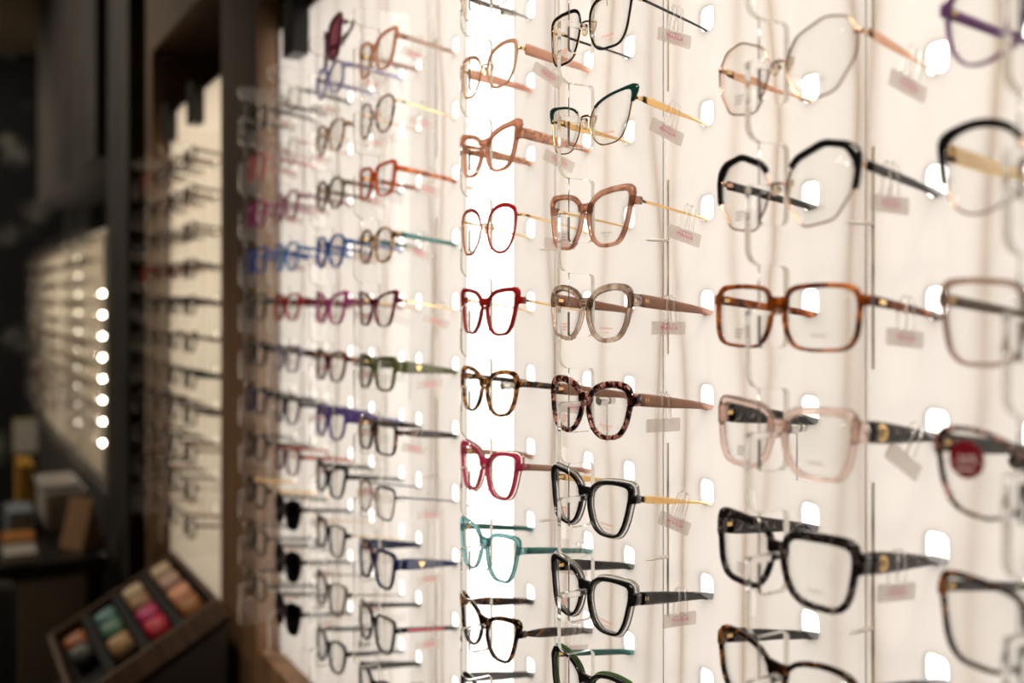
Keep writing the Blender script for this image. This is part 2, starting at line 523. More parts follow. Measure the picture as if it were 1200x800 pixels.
def light_box(t0, t1, zb, zt, label, levels, ledc=(1.0, 0.94, 0.865)):
    root = link('light_box', None, loc=(0.70, (t0 + t1) / 2, EYE + zb))
    tag(root, label, 'light box')
    oy, oz = root.location.y, root.location.z
    mb = MB()
    # shallow white tray: back and four sides
    D0, D1 = WALL + 0.0055 - 0.70, 0.06
    mb.box(D1 - 0.008, D1, t0 - oy, t1 - oy, 0, zt - zb)
    mb.box(D0, D1, t0 - 0.012 - oy, t0 - oy, 0, zt - zb)
    mb.box(D0, D1, t1 - oy, t1 + 0.012 - oy, 0, zt - zb)
    mb.box(D0, D1, t0 - oy, t1 - oy, -0.012, 0)
    mb.box(D0, D1, t0 - oy, t1 - oy, zt - zb, zt - zb + 0.012)
    mb.obj('tray', WHITE, root)
    n = len(levels); h = (zt - zb) / n
    for i, L in enumerate(levels):       # LED boards, top first
        z1 = zt - i * h - zb; z0 = z1 - h
        b = MB().box(0.046, 0.0495, t0 + 0.004 - oy, t1 - 0.004 - oy, z0 + 0.001, z1 - 0.001)
        b.obj('led_board', emit('led_%03d_%03d' % (int(L * 100), int(ledc[2] * 100)), ledc, L), root)
    return root

lb = light_box(0.20, 2.085, -0.74, 0.571, 'white light box of LED boards behind the first display bay', [LED * 0.95, LED * 0.905, LED * 0.855, LED * 0.82, LED * 0.80])
lb2 = light_box(2.420, 3.190, -0.78, 0.571, 'white light box of LED boards in the bay beyond the wooden post', [LED * 0.9, LED * 0.8, LED * 0.66, LED * 0.5], (1.0, 0.84, 0.62))
lb3 = light_box(4.48, 7.17, -0.76, 0.30, 'white light box of LED boards past the dark grey pillar', [LED * 1.5, LED * 1.4, LED * 0.9], (1.0, 0.88, 0.70))
# loose cables in the first light box, seen as soft shadows on the panel
CABLE = acetate('cable_jacket', (0.85, 0.66, 0.42), 0.0, 0.75)
rc = random.Random(3)
for y, amp in [(q_, 0.009) for q_ in (.335, .436, .535, .560, .645, .680, .765, .805, .888, .975, 1.005, 1.30, 1.335, 1.49, 1.52, 1.61, 1.72, 1.83, 1.92)]:
    ph = rc.random() * 6; pts = []
    y_ = y
    for k in range(40):
        z = 0.56 - 1.28 * k / 39
        yy = y_ + amp * sin(ph + z * 9) + 0.4 * amp * sin(2 * ph + z * 21)
        pts.append((0.6425 + 0.002 * sin(z * 7 + ph) - 0.70, yy - lb.location.y, EYE + z - lb.location.z))
    MB().tube(pts, 0.0028, 6).obj('cable', CABLE, lb, True)

# ------------------------------------------------------------------ clear acrylic strips
def arc(cx, cz, r, a0, a1, n=5):
    return [(cx + r * cos(radians(a0 + (a1 - a0) * i / n)), cz + r * sin(radians(a0 + (a1 - a0) * i / n))) for i in range(n + 1)]

def strip_outline(rows, top, bot):
    p = [(0.1294, bot), (0.1294, top)]
    p += arc(0.010, top - 0.006, 0.006, 90, 180)
    for r in rows:
        z = r * ROW
        # rounded shoulder above the notch, the notch, and the hooked nose rest
        p += arc(0.016, z + 0.0255 + 0.012, 0.012, 180, 270)
        p += arc(0.0375, z + 0.0205, 0.005, 90, 0)
        p += arc(0.0355, z - 0.0280, 0.007, 0, -90)
        p += arc(0.0180, z - 0.0310, 0.004, 270, 180)
        p += [(0.0140, z - 0.0110), (0.0335, z - 0.0105), (0.0350, z - 0.0085), (0.0340, z - 0.0062)]
        p += arc(0.0075, z - 0.0095, 0.0035, 90, 180, 4)
    p += arc(0.010, bot + 0.006, 0.006, 180, 270)
    return p

def strip_mesh(rows, top, bot, th=0.006):
    o = strip_outline(rows, top, bot); n = len(o)
    v = [(d, -th / 2, z) for d, z in o] + [(d, th / 2, z) for d, z in o]
    f = [tuple(range(n)), tuple(reversed(range(n, 2 * n)))]
    for i in range(n):
        j = (i + 1) % n
        f.append((i, n + i, n + j, j))
    me = mk_mesh('acrylic_strip', v, f, ACRYL, False)
    bm = bmesh.new(); bm.from_mesh(me)
    bmesh.ops.recalc_face_normals(bm, faces=bm.faces)
    bm.to_mesh(me); bm.free()
    me.materials.append(EDGE); me.materials.append(REAR)
    for p_ in me.polygons:                       # the sawn edge is frosted, its rear edge on the panel is clear
        if len(p_.vertices) == 4 and p_.center.x < 0.129: p_.material_index = 1
        elif len(p_.vertices) == 4: p_.material_index = 2
    return me

ORD = ['first', 'second', 'third', 'fourth', 'fifth', 'sixth', 'seventh', 'eighth', 'ninth', 'tenth', 'eleventh']
STRIP_MESH = strip_mesh(ROWS, 0.412, -0.625)
PIN = MB().tube([(0.015, 0, 0.0262), (0.015, 0, -0.0062)], 0.0006, 6).mesh('pin', STEEL)
PEG = bpy.data.meshes.new('peg')
_pb = MB(); _pb.rings([[(0.1300 - x, w * cos(2 * pi * j / 8), w * 0.8 * sin(2 * pi * j / 8)) for j in range(8)] for x, w in ((0, .0022), (.020, .0020), (.026, .0014), (.028, .0006))])
PEG = _pb.mesh('peg', WHITE)
RAIL = MB().box(0.1288, 0.1297, 0.0031, 0.0037, -0.62, 0.395).mesh('rail', simple('rail_line', (0.50, 0.47, 0.43), 0.5), False)
SEG = MB().box(0.1284, 0.1297, -0.0078, -0.0056, -0.087, 0.087).mesh('clip', simple('grey_clip', (0.50, 0.46, 0.40), 0.4), False)

def strip(t, label, group, full=True):
    root = link('acrylic_strip', None, loc=(STRIP, t, EYE))
    tag(root, label, 'display strip', group)
    link('notched_sheet', STRIP_MESH, root)
    if full:
        link('rail', RAIL, root)
        for z in (0.296, 0.0335, -0.2290, -0.4915):
            link('clip', SEG, root, loc=(0, 0, z))
        for z in (0.376, 0.060, -0.256, -0.572):
            link('peg', PEG, root, loc=(0, -0.006, z))
        for r in ROWS:
            link('pin', PIN, root, loc=(0, 0, r * ROW))
    return root
for i, c in enumerate('HGFEDCBA'):
    strip(COLS[c], 'clear acrylic strip with hooked notches, %s from the wooden post' % ORD[i], 'acrylic strips in the first bay')
for i, t in enumerate(COLS2):
    strip(t, 'clear acrylic strip beyond the wooden post, %s past it' % ORD[i], 'acrylic strips in the second bay', False)

# ------------------------------------------------------------------ glasses
# one eye, traced as a spline: half width, half height, corner flare, brow weight, (u, v) from -1 to 1
SHAPES = {
    'rect': (0.0284, 0.0198, 0.0012, 0.45, [(-1, .10), (-.97, .55), (-.80, .88), (-.3, .98), (.3, 1), (.80, .92), (.98, .60), (.99, .05), (.93, -.55), (.72, -.90), (.2, -1), (-.35, -1), (-.72, -.86), (-.93, -.40)]),
    'square': (0.0270, 0.0208, 0.0034, 0.50, [(-1, .25), (-.95, .62), (-.70, .88), (-.1, .96), (.5, 1), (.90, .93), (1, .62), (.96, .05), (.86, -.55), (.62, -.92), (.15, -1), (-.35, -.98), (-.70, -.75), (-.92, -.25)]),
    'tallsq': (0.0265, 0.0225, 0.0022, 0.40, [(-1, .30), (-.95, .65), (-.68, .90), (-.1, .98), (.5, 1), (.92, .92), (1, .62), (.94, .05), (.80, -.60), (.52, -.95), (.05, -1), (-.40, -.96), (-.72, -.70), (-.93, -.20)]),
    'cat': (0.0270, 0.0220, 0.0030, 0.50, [(-1, .12), (-.90, .50), (-.60, .78), (-.1, .95), (.40, 1), (.82, .90), (1, .58), (.96, .10), (.82, -.45), (.54, -.86), (.12, -1), (-.33, -.99), (-.70, -.74), (-.94, -.28)]),
    'sharpcat': (0.0272, 0.0218, 0.0085, 0.70, [(-1, -.02), (-.92, .34), (-.66, .66), (-.15, .88), (.45, 1), (.90, 1), (1, .78), (.92, .20), (.76, -.45), (.50, -.88), (.08, -1), (-.38, -.98), (-.72, -.74), (-.94, -.35)]),
    'butterfly': (0.0278, 0.0236, 0.0048, 0.55, [(-1, .18), (-.88, .56), (-.52, .84), (0, .96), (.5, 1), (.90, .96), (1, .74), (.93, .15), (.76, -.50), (.50, -.90), (.10, -1), (-.32, -.99), (-.68, -.76), (-.92, -.28)]),
    'oval': (0.0252, 0.0232, 0.0016, 0.35, [(-1, .10), (-.90, .52), (-.58, .84), (-.05, 1), (.48, .98), (.88, .78), (1, .42), (.94, -.10), (.76, -.60), (.45, -.92), (.05, -1), (-.38, -.90), (-.72, -.64), (-.92, -.28)]),
    'round': (0.0242, 0.0225, 0.0, 0.25, [(-1, .10), (-.88, .55), (-.52, .88), (0, 1), (.52, .90), (.90, .58), (1, .10), (.90, -.48), (.55, -.87), (0, -1), (-.52, -.86), (-.88, -.45)]),
    'hex': (0.0282, 0.0268, 0.0030, 0.50, None),
}
HEX = [(-1.0, .08), (-.74, .66), (.12, 1.0), (.72, .86), (1.0, .42), (.95, -.12), (.46, -.86), (-.44, -1.0), (-.86, -.42)]
NP = 56
def outline(shape, k=1.0):
    """one eye: list of (u, v, nu, nv); u>0 is towards the temple"""
    a, b, fl, br, ctl = SHAPES[shape]
    a *= k; b *= k
    dense = []
    if ctl is None:                              # straight-sided, corners just softened
        raw = HEX
        for _ in range(2):
            q = []
            for i in range(len(raw)):
                p, n = raw[i], raw[(i + 1) % len(raw)]
                w = 0.13
                q.append((p[0] * (1 - w) + n[0] * w, p[1] * (1 - w) + n[1] * w))
                q.append((p[0] * w + n[0] * (1 - w), p[1] * w + n[1] * (1 - w)))
            raw = q
        dense = raw
    else:
        m = len(ctl)
        for i in range(m):
            p0, p1, p2, p3 = (ctl[(i + d) % m] for d in (-1, 0, 1, 2))
            for q in range(8):
                t_ = q / 8
                dense.append(tuple(0.5 * (2 * p1[c] + (p2[c] - p0[c]) * t_ + (2 * p0[c] - 5 * p1[c] + 4 * p2[c] - p3[c]) * t_ ** 2 + (3 * p1[c] - p0[c] - 3 * p2[c] + p3[c]) * t_ ** 3) for c in (0, 1)))
    dense = [(u * a, v * b) for u, v in dense]
    L = len(dense); per = [0]
    for i in range(L):
        p, n = dense[i], dense[(i + 1) % L]
        per.append(per[-1] + math.hypot(n[0] - p[0], n[1] - p[1]))
    pts = []; j = 0
    for i in range(NP):
        q = per[-1] * i / NP
        while per[j + 1] < q: j += 1
        p, n = dense[j], dense[(j + 1) % L]
        f = (q - per[j]) / max(1e-9, per[j + 1] - per[j])
        pts.append((p[0] + (n[0] - p[0]) * f, p[1] + (n[1] - p[1]) * f))
    area = sum(pts[i][0] * pts[(i + 1) % NP][1] - pts[(i + 1) % NP][0] * pts[i][1] for i in range(NP))
    if area < 0: pts.reverse()
    out = []
    for i in range(NP):
        p, n = pts[i - 1], pts[(i + 1) % NP]
        dx, dy = n[0] - p[0], n[1] - p[1]; l_ = math.hypot(dx, dy) or 1
        out.append((pts[i][0], pts[i][1], dy / l_, -dx / l_))
    return out

def wrap(x): return 1.15 * x * x

def rim(mb, ol, cx, cz, side, width, half, y0=0.0, brow=0.0, flare=0.0, lo=0.0, part=None):
    """ring around one lens. width outward, half = half depth; part=(vmin) keeps only the upper piece"""
    rings = []
    vmax = max(p[1] for p in ol)
    for u, v, nu, nv in ol:
        w = width * (1 + brow * max(0, nv) ** 2)
        fw = 0.0
        if flare:
            ang = math.atan2(v, u)
            fw = flare * exp(-((ang - 0.66) / 0.24) ** 2)
        h = half
        sec = [(lo, -0.55 * h), (lo + 0.22 * (w - lo), -h), (w - 0.22 * (w - lo), -h), (w, -0.55 * h), (w, 0.55 * h), (w - 0.22 * (w - lo), h), (lo + 0.22 * (w - lo), h), (lo, 0.55 * h)]
        ring = []
        for o, d in sec:
            q = max(0.0, (o - lo) / max(1e-6, w - lo))
            x = side * (cx + u + nu * o + 0.80 * fw * q); z = cz + v + nv * o + 0.28 * fw * q
            ring.append((x, y0 + wrap(x) + d, z))
        rings.append(ring)
    if part is None:
        mb.rings(rings, closed=True)
    else:
        keep = [v > part(u) for u, v, _, _ in ol]
        st = next(i for i in range(NP) if keep[i] and not keep[i - 1])
        run = []
        i = st
        while keep[i % NP] and len(run) < NP:
            run.append(rings[i % NP]); i += 1
        mb.rings(run)

def wire_rim(mb, ol, cx, cz, side, r=0.0009, y0=0.0):
    pts = []
    for u, v, nu, nv in ol:
        x = side * (cx + u + nu * r); pts.append((x, y0 + wrap(x), cz + v + nv * r))
    mb.tube(pts, r, 6, closed=True)

def flat_sweep(mb, pts, hh, tt, axis):
    """bar along pts; hh half heights (z), tt half thicknesses along axis ('x' or 'y')"""
    rings = []
    for i, p in enumerate(pts):
        h = hh[i] if isinstance(hh, (list, tuple)) else hh
        t = tt[i] if isinstance(tt, (list, tuple)) else tt
        a, b, m = pts[max(i - 1, 0)], pts[min(i + 1, len(pts) - 1)], None
        dx, dy = b[0] - a[0], b[1] - a[1]; L = math.hypot(dx, dy) or 1
        nx, ny = dy / L, -dx / L
        ring = []
        for o, z in ((-1, -.6), (-.6, -1), (.6, -1), (1, -.6), (1, .6), (.6, 1), (-.6, 1), (-1, .6)):
            ring.append((p[0] + nx * t * o, p[1] + ny * t * o, p[2] + z * h))
        rings.append(ring)
    mb.rings(rings)

YW = WALL - BRIDGE     # local depth of the panel
TEMPLES = {   # half heights along the temple, half thicknesses
    'wide':   ([.0058, .0058, .0056, .0052, .0044, .0038, .0034, .0036, .0034], .0017),
    'broad':  ([.0075, .0078, .0074, .0066, .0054, .0044, .0036, .0036, .0034], .0019),
    'slim':   ([.0036, .0035, .0034, .0032, .0030, .0028, .0028, .0034, .0032], .0015),
    'wirey':  ([.0013, .0013, .0012, .0012, .0011, .0010, .0010, .0022, .0022], .0008),
    'flat':   ([.0026, .0034, .0034, .0030, .0020, .0013, .0011, .0024, .0024], .0007),
    'leaf':   ([.0022, .0036, .0048, .0050, .0046, .0040, .0034, .0036, .0032], .0016),
}
FR_CACHE = {}
SPEC = []
def glasses(desc, shape, kind, rim_m, tem_m, col=None, row=None, tem='slim', k=1.0, back_m=None, hinge_m=None,
            lens=None, logo=None, prnt=None, farprint=True, tip_m=None, w=None, pads=None, brow_m=None, sticker=None,
            yaw=0.0, tilt=None, rise=None, folded=False, roll=0.0, t=None, label=None, group='spectacle frames on the backlit wall', dz=0.0, wrapback=None, bw=0.0034, bf=0.0048, bcut=0.85, hz=0.60, stripe=None):
    ol = outline(shape, k)
    uL = max(p[0] for p in ol); uN = -min(p[0] for p in ol)
    vT = max(p[1] for p in ol); vB = -min(p[1] for p in ol)
    acet = kind in ('acetate', 'layer')
    W = (w * 0.78 if acet else w) if w is not None else (0.0027 if acet else 0.0010)
    gap = 0.0085 if acet else 0.0092
    cx = gap + uN * (0.98 if acet else 1.0)
    hb = 0.0042 if acet else 0.0011
    cz = (hb - 0.48 * vT) if acet else -(0.22 if shape != 'hex' else 0.10) * vT
    if rise is not None: cz = -rise * vT
    tl = radians(tilt if tilt is not None else -2.5)
    y = BRIDGE
    root = link('eyeglasses', None, loc=(BRIDGE, t if t is not None else COLS[col], EYE + row * ROW - 0.0062 + dz))
    root.rotation_euler = (tl, roll, radians(-90 + yaw))
    flare = SHAPES[shape][2] if acet else 0
    browk = SHAPES[shape][3]
    half = 0.0023 if acet else 0.0010
    # ---- front
    mb = MB()
    zh = cz + vT * hz
    for s in (1, -1):
        if acet:
            rim(mb, ol, cx, cz, s, W, half, 0, browk, flare)
        else:
            wire_rim(mb, ol, cx, cz, s, max(0.0008, W * 0.8))
    xb = cx - uN + (0.0012 if acet else -0.0002)
    n = 8
    if acet:
        rings = []
        for i in range(n + 1):
            x = -xb + 2 * xb * i / n
            q = 1 - (x / xb) ** 2
            h = hb * (1.25 - 0.30 * q); zc = hb + 0.0006 * q
            rings.append([(x, wrap(x) + d * half * 0.98, zc + h * e) for d, e in ((-.55, -1), (-1, -.6), (-1, .6), (-.55, 1), (.55, 1), (1, .6), (1, -.6), (.55, -1))])
        mb.rings(rings)
    else:
        pts = []
        for i in range(n + 1):
            x = -xb + 2 * xb * i / n
            q = 1 - (x / xb) ** 2
            pts.append((x, wrap(x) - 0.0012 * q, hb + 0.0002 + 0.0022 * (q ** 0.6 - 1)+0.0012))
        mb.tube(pts, 0.0011, 8)
    # endpieces
    uz = max((p[0] for p in ol if p[1] > vT * 0.45), default=uL)
    xr = cx + uz + W * 0.5
    xh = max(0.0655 * (0.5 + 0.5 * k), xr + 0.0035)
    yh = wrap(xr)
    em = MB()
    eh = max(0.0038, TEMPLES[tem][0][0] * 0.98) if acet else 0.0016
    for s in (1, -1):
        path = [(s * (xr - 0.0012), yh, zh), (s * (xh - 0.0012), yh + 0.0004, zh), (s * (xh + 0.0002), yh + 0.0025, zh), (s * xh, yh + 0.0085, zh)]
        if acet: flat_sweep(mb, path, [eh * 1.3, eh * 1.12, eh, eh * .95], half * 0.9, 'y')
        else: flat_sweep(em, path, [eh, eh, eh, eh * .9], 0.0010, 'y')
    front = mb.obj('front', rim_m, root, True)
    if not acet: em.obj('endpiece', hinge_m or tem_m, root, True)
    # second layer or brow piece
    if kind == 'layer':
        b = MB()
        for s in (1, -1): rim(b, ol, cx, cz, s, W + 0.0013, 0.0015, 0.0036, browk, flare + 0.0012, lo=-0.0005)
        b.obj('backing', back_m, root, True)
    if kind == 'brow':
        b = MB()
        for s in (1, -1):
            rim(b, ol, cx, cz, s, bw, 0.0024 if bw > 0.002 else 0.0014, 0.0, 0.5, bf, lo=-0.0003, part=lambda u: vT * (0.52 - bcut * max(0, u / uL)))
        b.obj('brow', brow_m, root, True)
    if kind == 'enamel':        # thin coloured line over the front of a metal rim
        b = MB()
        for s in (1, -1):
            rim(b, ol, cx, cz, s, min(bw, 0.0030) if bw != 0.0034 else 0.0022, 0.0007, -0.0009, 0.6, 0.0018, lo=-0.0002)
        b.obj('enamel', brow_m, root, True)
    # ---- lenses
    for s in (1, -1):
        v = []; f = []
        for lay in (0, 1):
            for q in (0.0, 0.5, 1.0):
                for u, vv, nu, nv in (ol if q else [ol[0]]):
                    x = s * (cx + (u + nu * 0.0003) * q)
                    bulge = -0.0012 * (1 - q * q)
                    v.append((x, wrap(x) + bulge + (0.0006 if lay else -0.0006), cz + (vv + nv * 0.0003) * q))
        B = 1 + 2 * NP
        for lay in (0, 1):
            o = lay * B
            for i in range(NP):
                j = (i + 1) % NP
                tri = (o, o + 1 + i, o + 1 + j); qd = (o + 1 + i, o + 1 + NP + i, o + 1 + NP + j, o + 1 + j)
                if (lay == 0) == (s == 1): f += [tri, qd]
                else: f += [tri[::-1], qd[::-1]]
        for i in range(NP):
            j = (i + 1) % NP
            f.append((1 + NP + i, B + 1 + NP + i, B + 1 + NP + j, 1 + NP + j))
        lo_ = link('lens', mk_mesh('lens', v, f, lens or LENS), root)
        if prnt and (s == 1 or farprint):
            txt, ink, size = prnt
            m2 = MB()
            if s == 1:
                lines = txt.split('\n')
                for li, ln in enumerate(lines):
                    tv, tf = text2d(ln, size * (1.0 if li == 0 else 0.62), 1.15)
                    px, pz = s * cx + 0.001, cz - vB * 0.58 - li * size * 0.95
                    m2.add([(px + a, wrap(px + a) - 0.0022, pz + bb) for a, bb in tv], tf)
            else:       # small strength marks on the other demo lens
                for li in range(3):
                    for kk in range(7 - li):
                        px = s * cx - 0.006 + 0.0016 * kk; pz = cz - vB * 0.50 - li * 0.0028
                        m2.add([(px + a, wrap(px + a) - 0.0022, pz + bb) for a, bb in ((0, 0), (.0011, 0), (.0011, .0013), (0, .0013))], [(0, 1, 2, 3)])
            m2.obj('print', ink, lo_)
    # ---- nose pads
    if not acet or pads:
        for s in (1, -1):
            px = s * (gap - 0.0010); pz = cz + 0.10 * vT
            m3 = MB()
            m3.tube([(s * (cx - uN * 0.96), 0.0005, pz + 0.004), (px + s * .0015, 0.0055, pz + 0.0035), (px, 0.0050, pz)], 0.0005, 6)
            na = m3.obj('nose_arm', hinge_m or tem_m, root, True)
            m4 = MB().ell((0, 0, 0), 0.0014, 0.0032, 0.0062)
            link('nose_pad', m4.mesh('nose_pad', PAD), na, loc=(px, 0.0050, pz), rot=(0, s * 0.28, s * 0.5))
    # ---- temples
    hs, tt = TEMPLES[tem]
    y_a = yh + 0.0088
    zend = -0.0078 + hs[6] + 0.0004 - dz - math.tan(tl) * YW
    for s in (1, -1):
        pts = []
        ys = [0, .10, .25, .42, .60, .78, .93, 1.15, 1.36]
        for i, q in enumerate(ys):
            yy = y_a + (YW - y_a) * q
            x = xh - (xh - HOLE) * min(q, 1.0) - 0.006 * max(0, q - 1) * 2
            z = zh + (zend - zh) * min(q, 1.05) - 0.030 * max(0, q - 1.05)
            pts.append((s * x, yy, z))
        if folded:
            pts = [(s * (xh - 0.118 * q_), y_a + 0.003 + (0.004 if s > 0 else 0.0) + (0.004 if q_ > 0.05 else 0), zh - 0.006 * q_) for q_ in (0, .06, .2, .35, .5, .65, .8, .9, 1.0)]
        m5 = MB()
        flat_sweep(m5, pts, hs, tt, 'x')
        te = m5.obj('temple', tem_m, root, True)
        # hinge block
        hm = MB().box(s * xh - 0.0013 - (0.0010 if s > 0 else -0.0010), s * xh + 0.0013 - (0.0010 if s > 0 else -0.0010), y_a - 0.002, y_a + 0.004, zh - min(hs[0], .0016), zh + min(hs[0], .0016))
        hm.obj('hinge', hinge_m or GOLD, te)
        if tip_m:
            m6 = MB()
            i0 = 5
            flat_sweep(m6, pts[i0:], [h * 1.25 + 0.0002 for h in hs[i0:]], tt * 1.3, 'x')
            m6.obj('temple_tip', tip_m, te, True)
        if stripe:
            m7 = MB()
            a_, b_ = pts[1], pts[5]
            off = s * (tt + 0.00025)
            m7.add([(p[0] + off, p[1], p[2] + e * 0.0011) for p in pts[1:6] for e in (-1, 1)], [(2 * i, 2 * i + 2, 2 * i + 3, 2 * i + 1) for i in range(4)])
            m7.obj('stripe', stripe, te)
        if logo:
            txt, lm, size, q = logo
            ya = y_a + (YW - y_a) * q
            # position on the temple centre line
            fi = next(i for i in range(len(ys) - 1) if ys[i] <= q <= ys[i + 1])
            g = (q - ys[fi]) / (ys[fi + 1] - ys[fi])
            P = [pts[fi][c] + (pts[fi + 1][c] - pts[fi][c]) * g for c in range(3)]
            sl = (pts[fi + 1][2] - pts[fi][2]) / (pts[fi + 1][1] - pts[fi][1])
            m8 = MB()
            xo = P[0] + s * (tt + 0.0003)
            if txt == 'tri':
                tv, tf = [(-size, size * .7), (size, size * .7), (0, -size)], [(0, 1, 2)]
            elif txt == 'ring':
                tv, tf = [], []
                for i in range(16):
                    th = 2 * pi * i / 16
                    for rr in (size, size * 0.62):
                        tv.append((rr * cos(th) * .9, rr * sin(th)))
                tf = [(2 * i, (2 * i + 2) % 32, (2 * i + 3) % 32, 2 * i + 1) for i in range(16)]
                gv, gf = text2d('G', size * 1.3)
                nn = len(tv); tv = tv + gv; tf = tf + [tuple(a + nn for a in q_) for q_ in gf]
            elif txt == 'bar':
                tv, tf = [(-size, -.0012), (size, -.0012), (size, .0012), (-size, .0012)], [(0, 1, 2, 3)]
            else:
                tv, tf = text2d(txt, size, 1.1)
            m8.add([(xo, P[1] + s * a if s > 0 else P[1] - a, P[2] + b + sl * (a if s > 0 else -a)) for a, b in tv], tf)
            m8.obj('logo', lm, te)
    if sticker:
        st = sticker
        m9 = MB(); rr = 0.0115
        cxs, czs = st
        m9.rings([[(cxs + rr * cos(2 * pi * j / 28), wrap(cxs) - 0.0046 + yy, czs + rr * sin(2 * pi * j / 28)) for j in range(28)] for yy in (0.0, 0.0010)])
        so = m9.obj('round_sticker', simple('maroon_sticker', (0.17, 0.008, 0.018), 0.3), root)
        ma = MB()
        tv, tf = text2d('-30%', 0.0085, 1.0)
        ca, sa = cos(0.12), sin(0.12)
        ma.add([(cxs + a * ca - b * sa, wrap(cxs) - 0.0049, czs - 0.0005 + a * sa + b * ca) for a, b in tv], tf)
        for kk in range(7):
            a0 = -0.006 + kk * 0.0017
            ma.add([(cxs + a0 + a, wrap(cxs) - 0.0049, czs - 0.0070 + b + 0.1 * a0) for a, b in ((0, 0), (.0012, 0), (.0012, .0018), (0, .0018))], [(0, 1, 2, 3)])
        ma.obj('lettering', simple('sticker_print', (0.75, 0.62, 0.60), 0.5), so)
    tag(root, label or desc, 'glasses', group)
    SPEC.append(root)
    root['_'] = 0
    del root['_']
    return root, (xh, y_a, zh, zend, hs)

# tag plates hanging on the near temples
def rrect(w, h, r, n=3):
    p = []
    for cx_, cz_, a in ((w - r, h - r, 0), (-w + r, h - r, 90), (-w + r, -h + r, 180), (w - r, -h + r, 270)):
        p += arc(cx_, cz_, r, a, a + 90, n)
    return p
_pl = MB(); _o = rrect(0.0195, 0.0062, 0.0012)
_pl.rings([[(x, a, b - 0.0212) for a, b in _o] for x in (-0.0008, 0.0008)])
TAG_PLATE = _pl.mesh('plate', TAGM, False)
_lp = MB()
for yy in (-0.0042, 0.0042):
    path = [(0.0032, yy * 1.25, -0.0152), (0.0036, yy, -0.004), (0.0034, yy * .8, 0.006), (0.0, yy * .7, 0.0088), (-0.0034, yy * .8, 0.006), (-0.0036, yy, -0.004), (-0.0032, yy * 1.25, -0.0152)]
    rings = []
    for (x, y_, z) in path:
        rings.append([(x * (1 + .12 * e), y_ + d * .0013, z + (0.0006 * e if abs(x) < .001 else 0)) for d, e in ((-1, -1), (1, -1), (1, 1), (-1, 1))])
    _lp.rings(rings)
TAG_LOOP = _lp.mesh('loop', CLEARP)
_tp = MB()
for txt, sz, dz_, sp in (('MANIA', 0.0060, -0.0002, 1.10), ('ORIGINAL', 0.0022, -0.0040, 1.9)):
    tv, tf = text2d(txt, sz, sp)
    _tp.add([(0.00095, a, b + dz_ - 0.0212) for a, b in tv], tf)
for kk in range(11):
    a0 = -0.0082 + kk * 0.00152
    _tp.add([(0.00095, a0 + a, 0.0031 - 0.0212 + b) for a, b in ((0, 0), (.0010, 0), (.0010, .0008), (0, .0008))], [(0, 1, 2, 3)])
TAG_PRINT = _tp.mesh('lettering', INK, False)

def price_tag(g, geo, q, tilt, label, blank=False, group='plastic tags on the temples'):
    xh, y_a, zh, zend, hs = geo
    lx = xh - (xh - HOLE) * q; ly = y_a + (YW - y_a) * q; lz = zh + (zend - zh) * q
    bpy.context.view_layer.update()
    p = g.matrix_world @ Vector((lx, ly, lz))
    root = link('price_tag', None, loc=p, rot=(radians(-tilt), 0, radians(-90)))
    tag(root, label, 'price tag', group)
    link('plate', TAG_PLATE, root); link('loop', TAG_LOOP, root)
    if not blank: link('lettering', TAG_PRINT, root)
    return root

# ---- colours
C_BLACK = acetate('black_acetate', (0.006, 0.006, 0.007), 0, 0)
C_CRYSTAL = acetate('crystal', (0.97, 0.95, 0.93), 0.9, 0)
C_TAUPE = acetate('taupe_crystal', (0.74, 0.60, 0.51), 0.95, 0.04)
C_BROWNROSE = acetate('brown_rose_crystal', (0.76, 0.47, 0.36), 0.85, 0.12)
C_COPPER = acetate('copper_crystal', (0.72, 0.38, 0.25), 0.6, 0.3)
C_PINK = acetate('pink_crystal', (0.94, 0.76, 0.69), 0.95, 0.05)
C_RED = acetate('red_acetate', (0.42, 0.018, 0.014), 0.25, 0.4)
C_MAG = acetate('raspberry', (0.66, 0.06, 0.16), 0.5, 0.3)
C_TEAL = acetate('teal_crystal', (0.22, 0.50, 0.52), 0.75, 0.15)
C_TEALS = acetate('teal_solid', (0.02, 0.16, 0.15), 0.1, 0.2)
C_PURPLE = acetate('purple_crystal', (0.30, 0.12, 0.36), 0.4, 0.35)
C_BROWN = acetate('brown_smoke', (0.52, 0.36, 0.28), 0.8, 0.12)
C_ORANGE = acetate('orange_acetate', (0.62, 0.10, 0.015), 0.2, 0.45)
C_BURG = acetate('burgundy', (0.14, 0.008, 0.018), 0.15, 0.3)
C_OLIVE = acetate('olive_acetate', (0.10, 0.11, 0.035), 0.1, 0.3)
C_NAVY = acetate('navy_acetate', (0.012, 0.016, 0.07), 0.05, 0.2)
C_BLUE = acetate('blue_acetate', (0.012, 0.09, 0.42), 0.15, 0.35)
C_LBLUE = acetate('sky_blue', (0.16, 0.34, 0.66), 0.45, 0.35)
C_LAV = acetate('lavender', (0.42, 0.40, 0.66), 0.55, 0.3)
C_MAGP = acetate('magenta', (0.50, 0.05, 0.28), 0.25, 0.4)
C_INDIGO = acetate('indigo', (0.11, 0.06, 0.30), 0.2, 0.35)
C_MAUVE = acetate('mauve', (0.45, 0.20, 0.28), 0.45, 0.35)
C_PALEP = acetate('salmon_pink', (0.80, 0.32, 0.32), 0.4, 0.4)
C_GREYL = acetate('lilac_grey', (0.36, 0.34, 0.42), 0.5, 0.3)
C_GREYB = acetate('grey_brown', (0.24, 0.19, 0.16), 0.4, 0.3)
C_SMOKE = acetate('smoke_grey', (0.10, 0.10, 0.10), 0.5, 0.2)
C_ROSEB = acetate('rose_brown', (0.46, 0.25, 0.17), 0.4, 0.3)
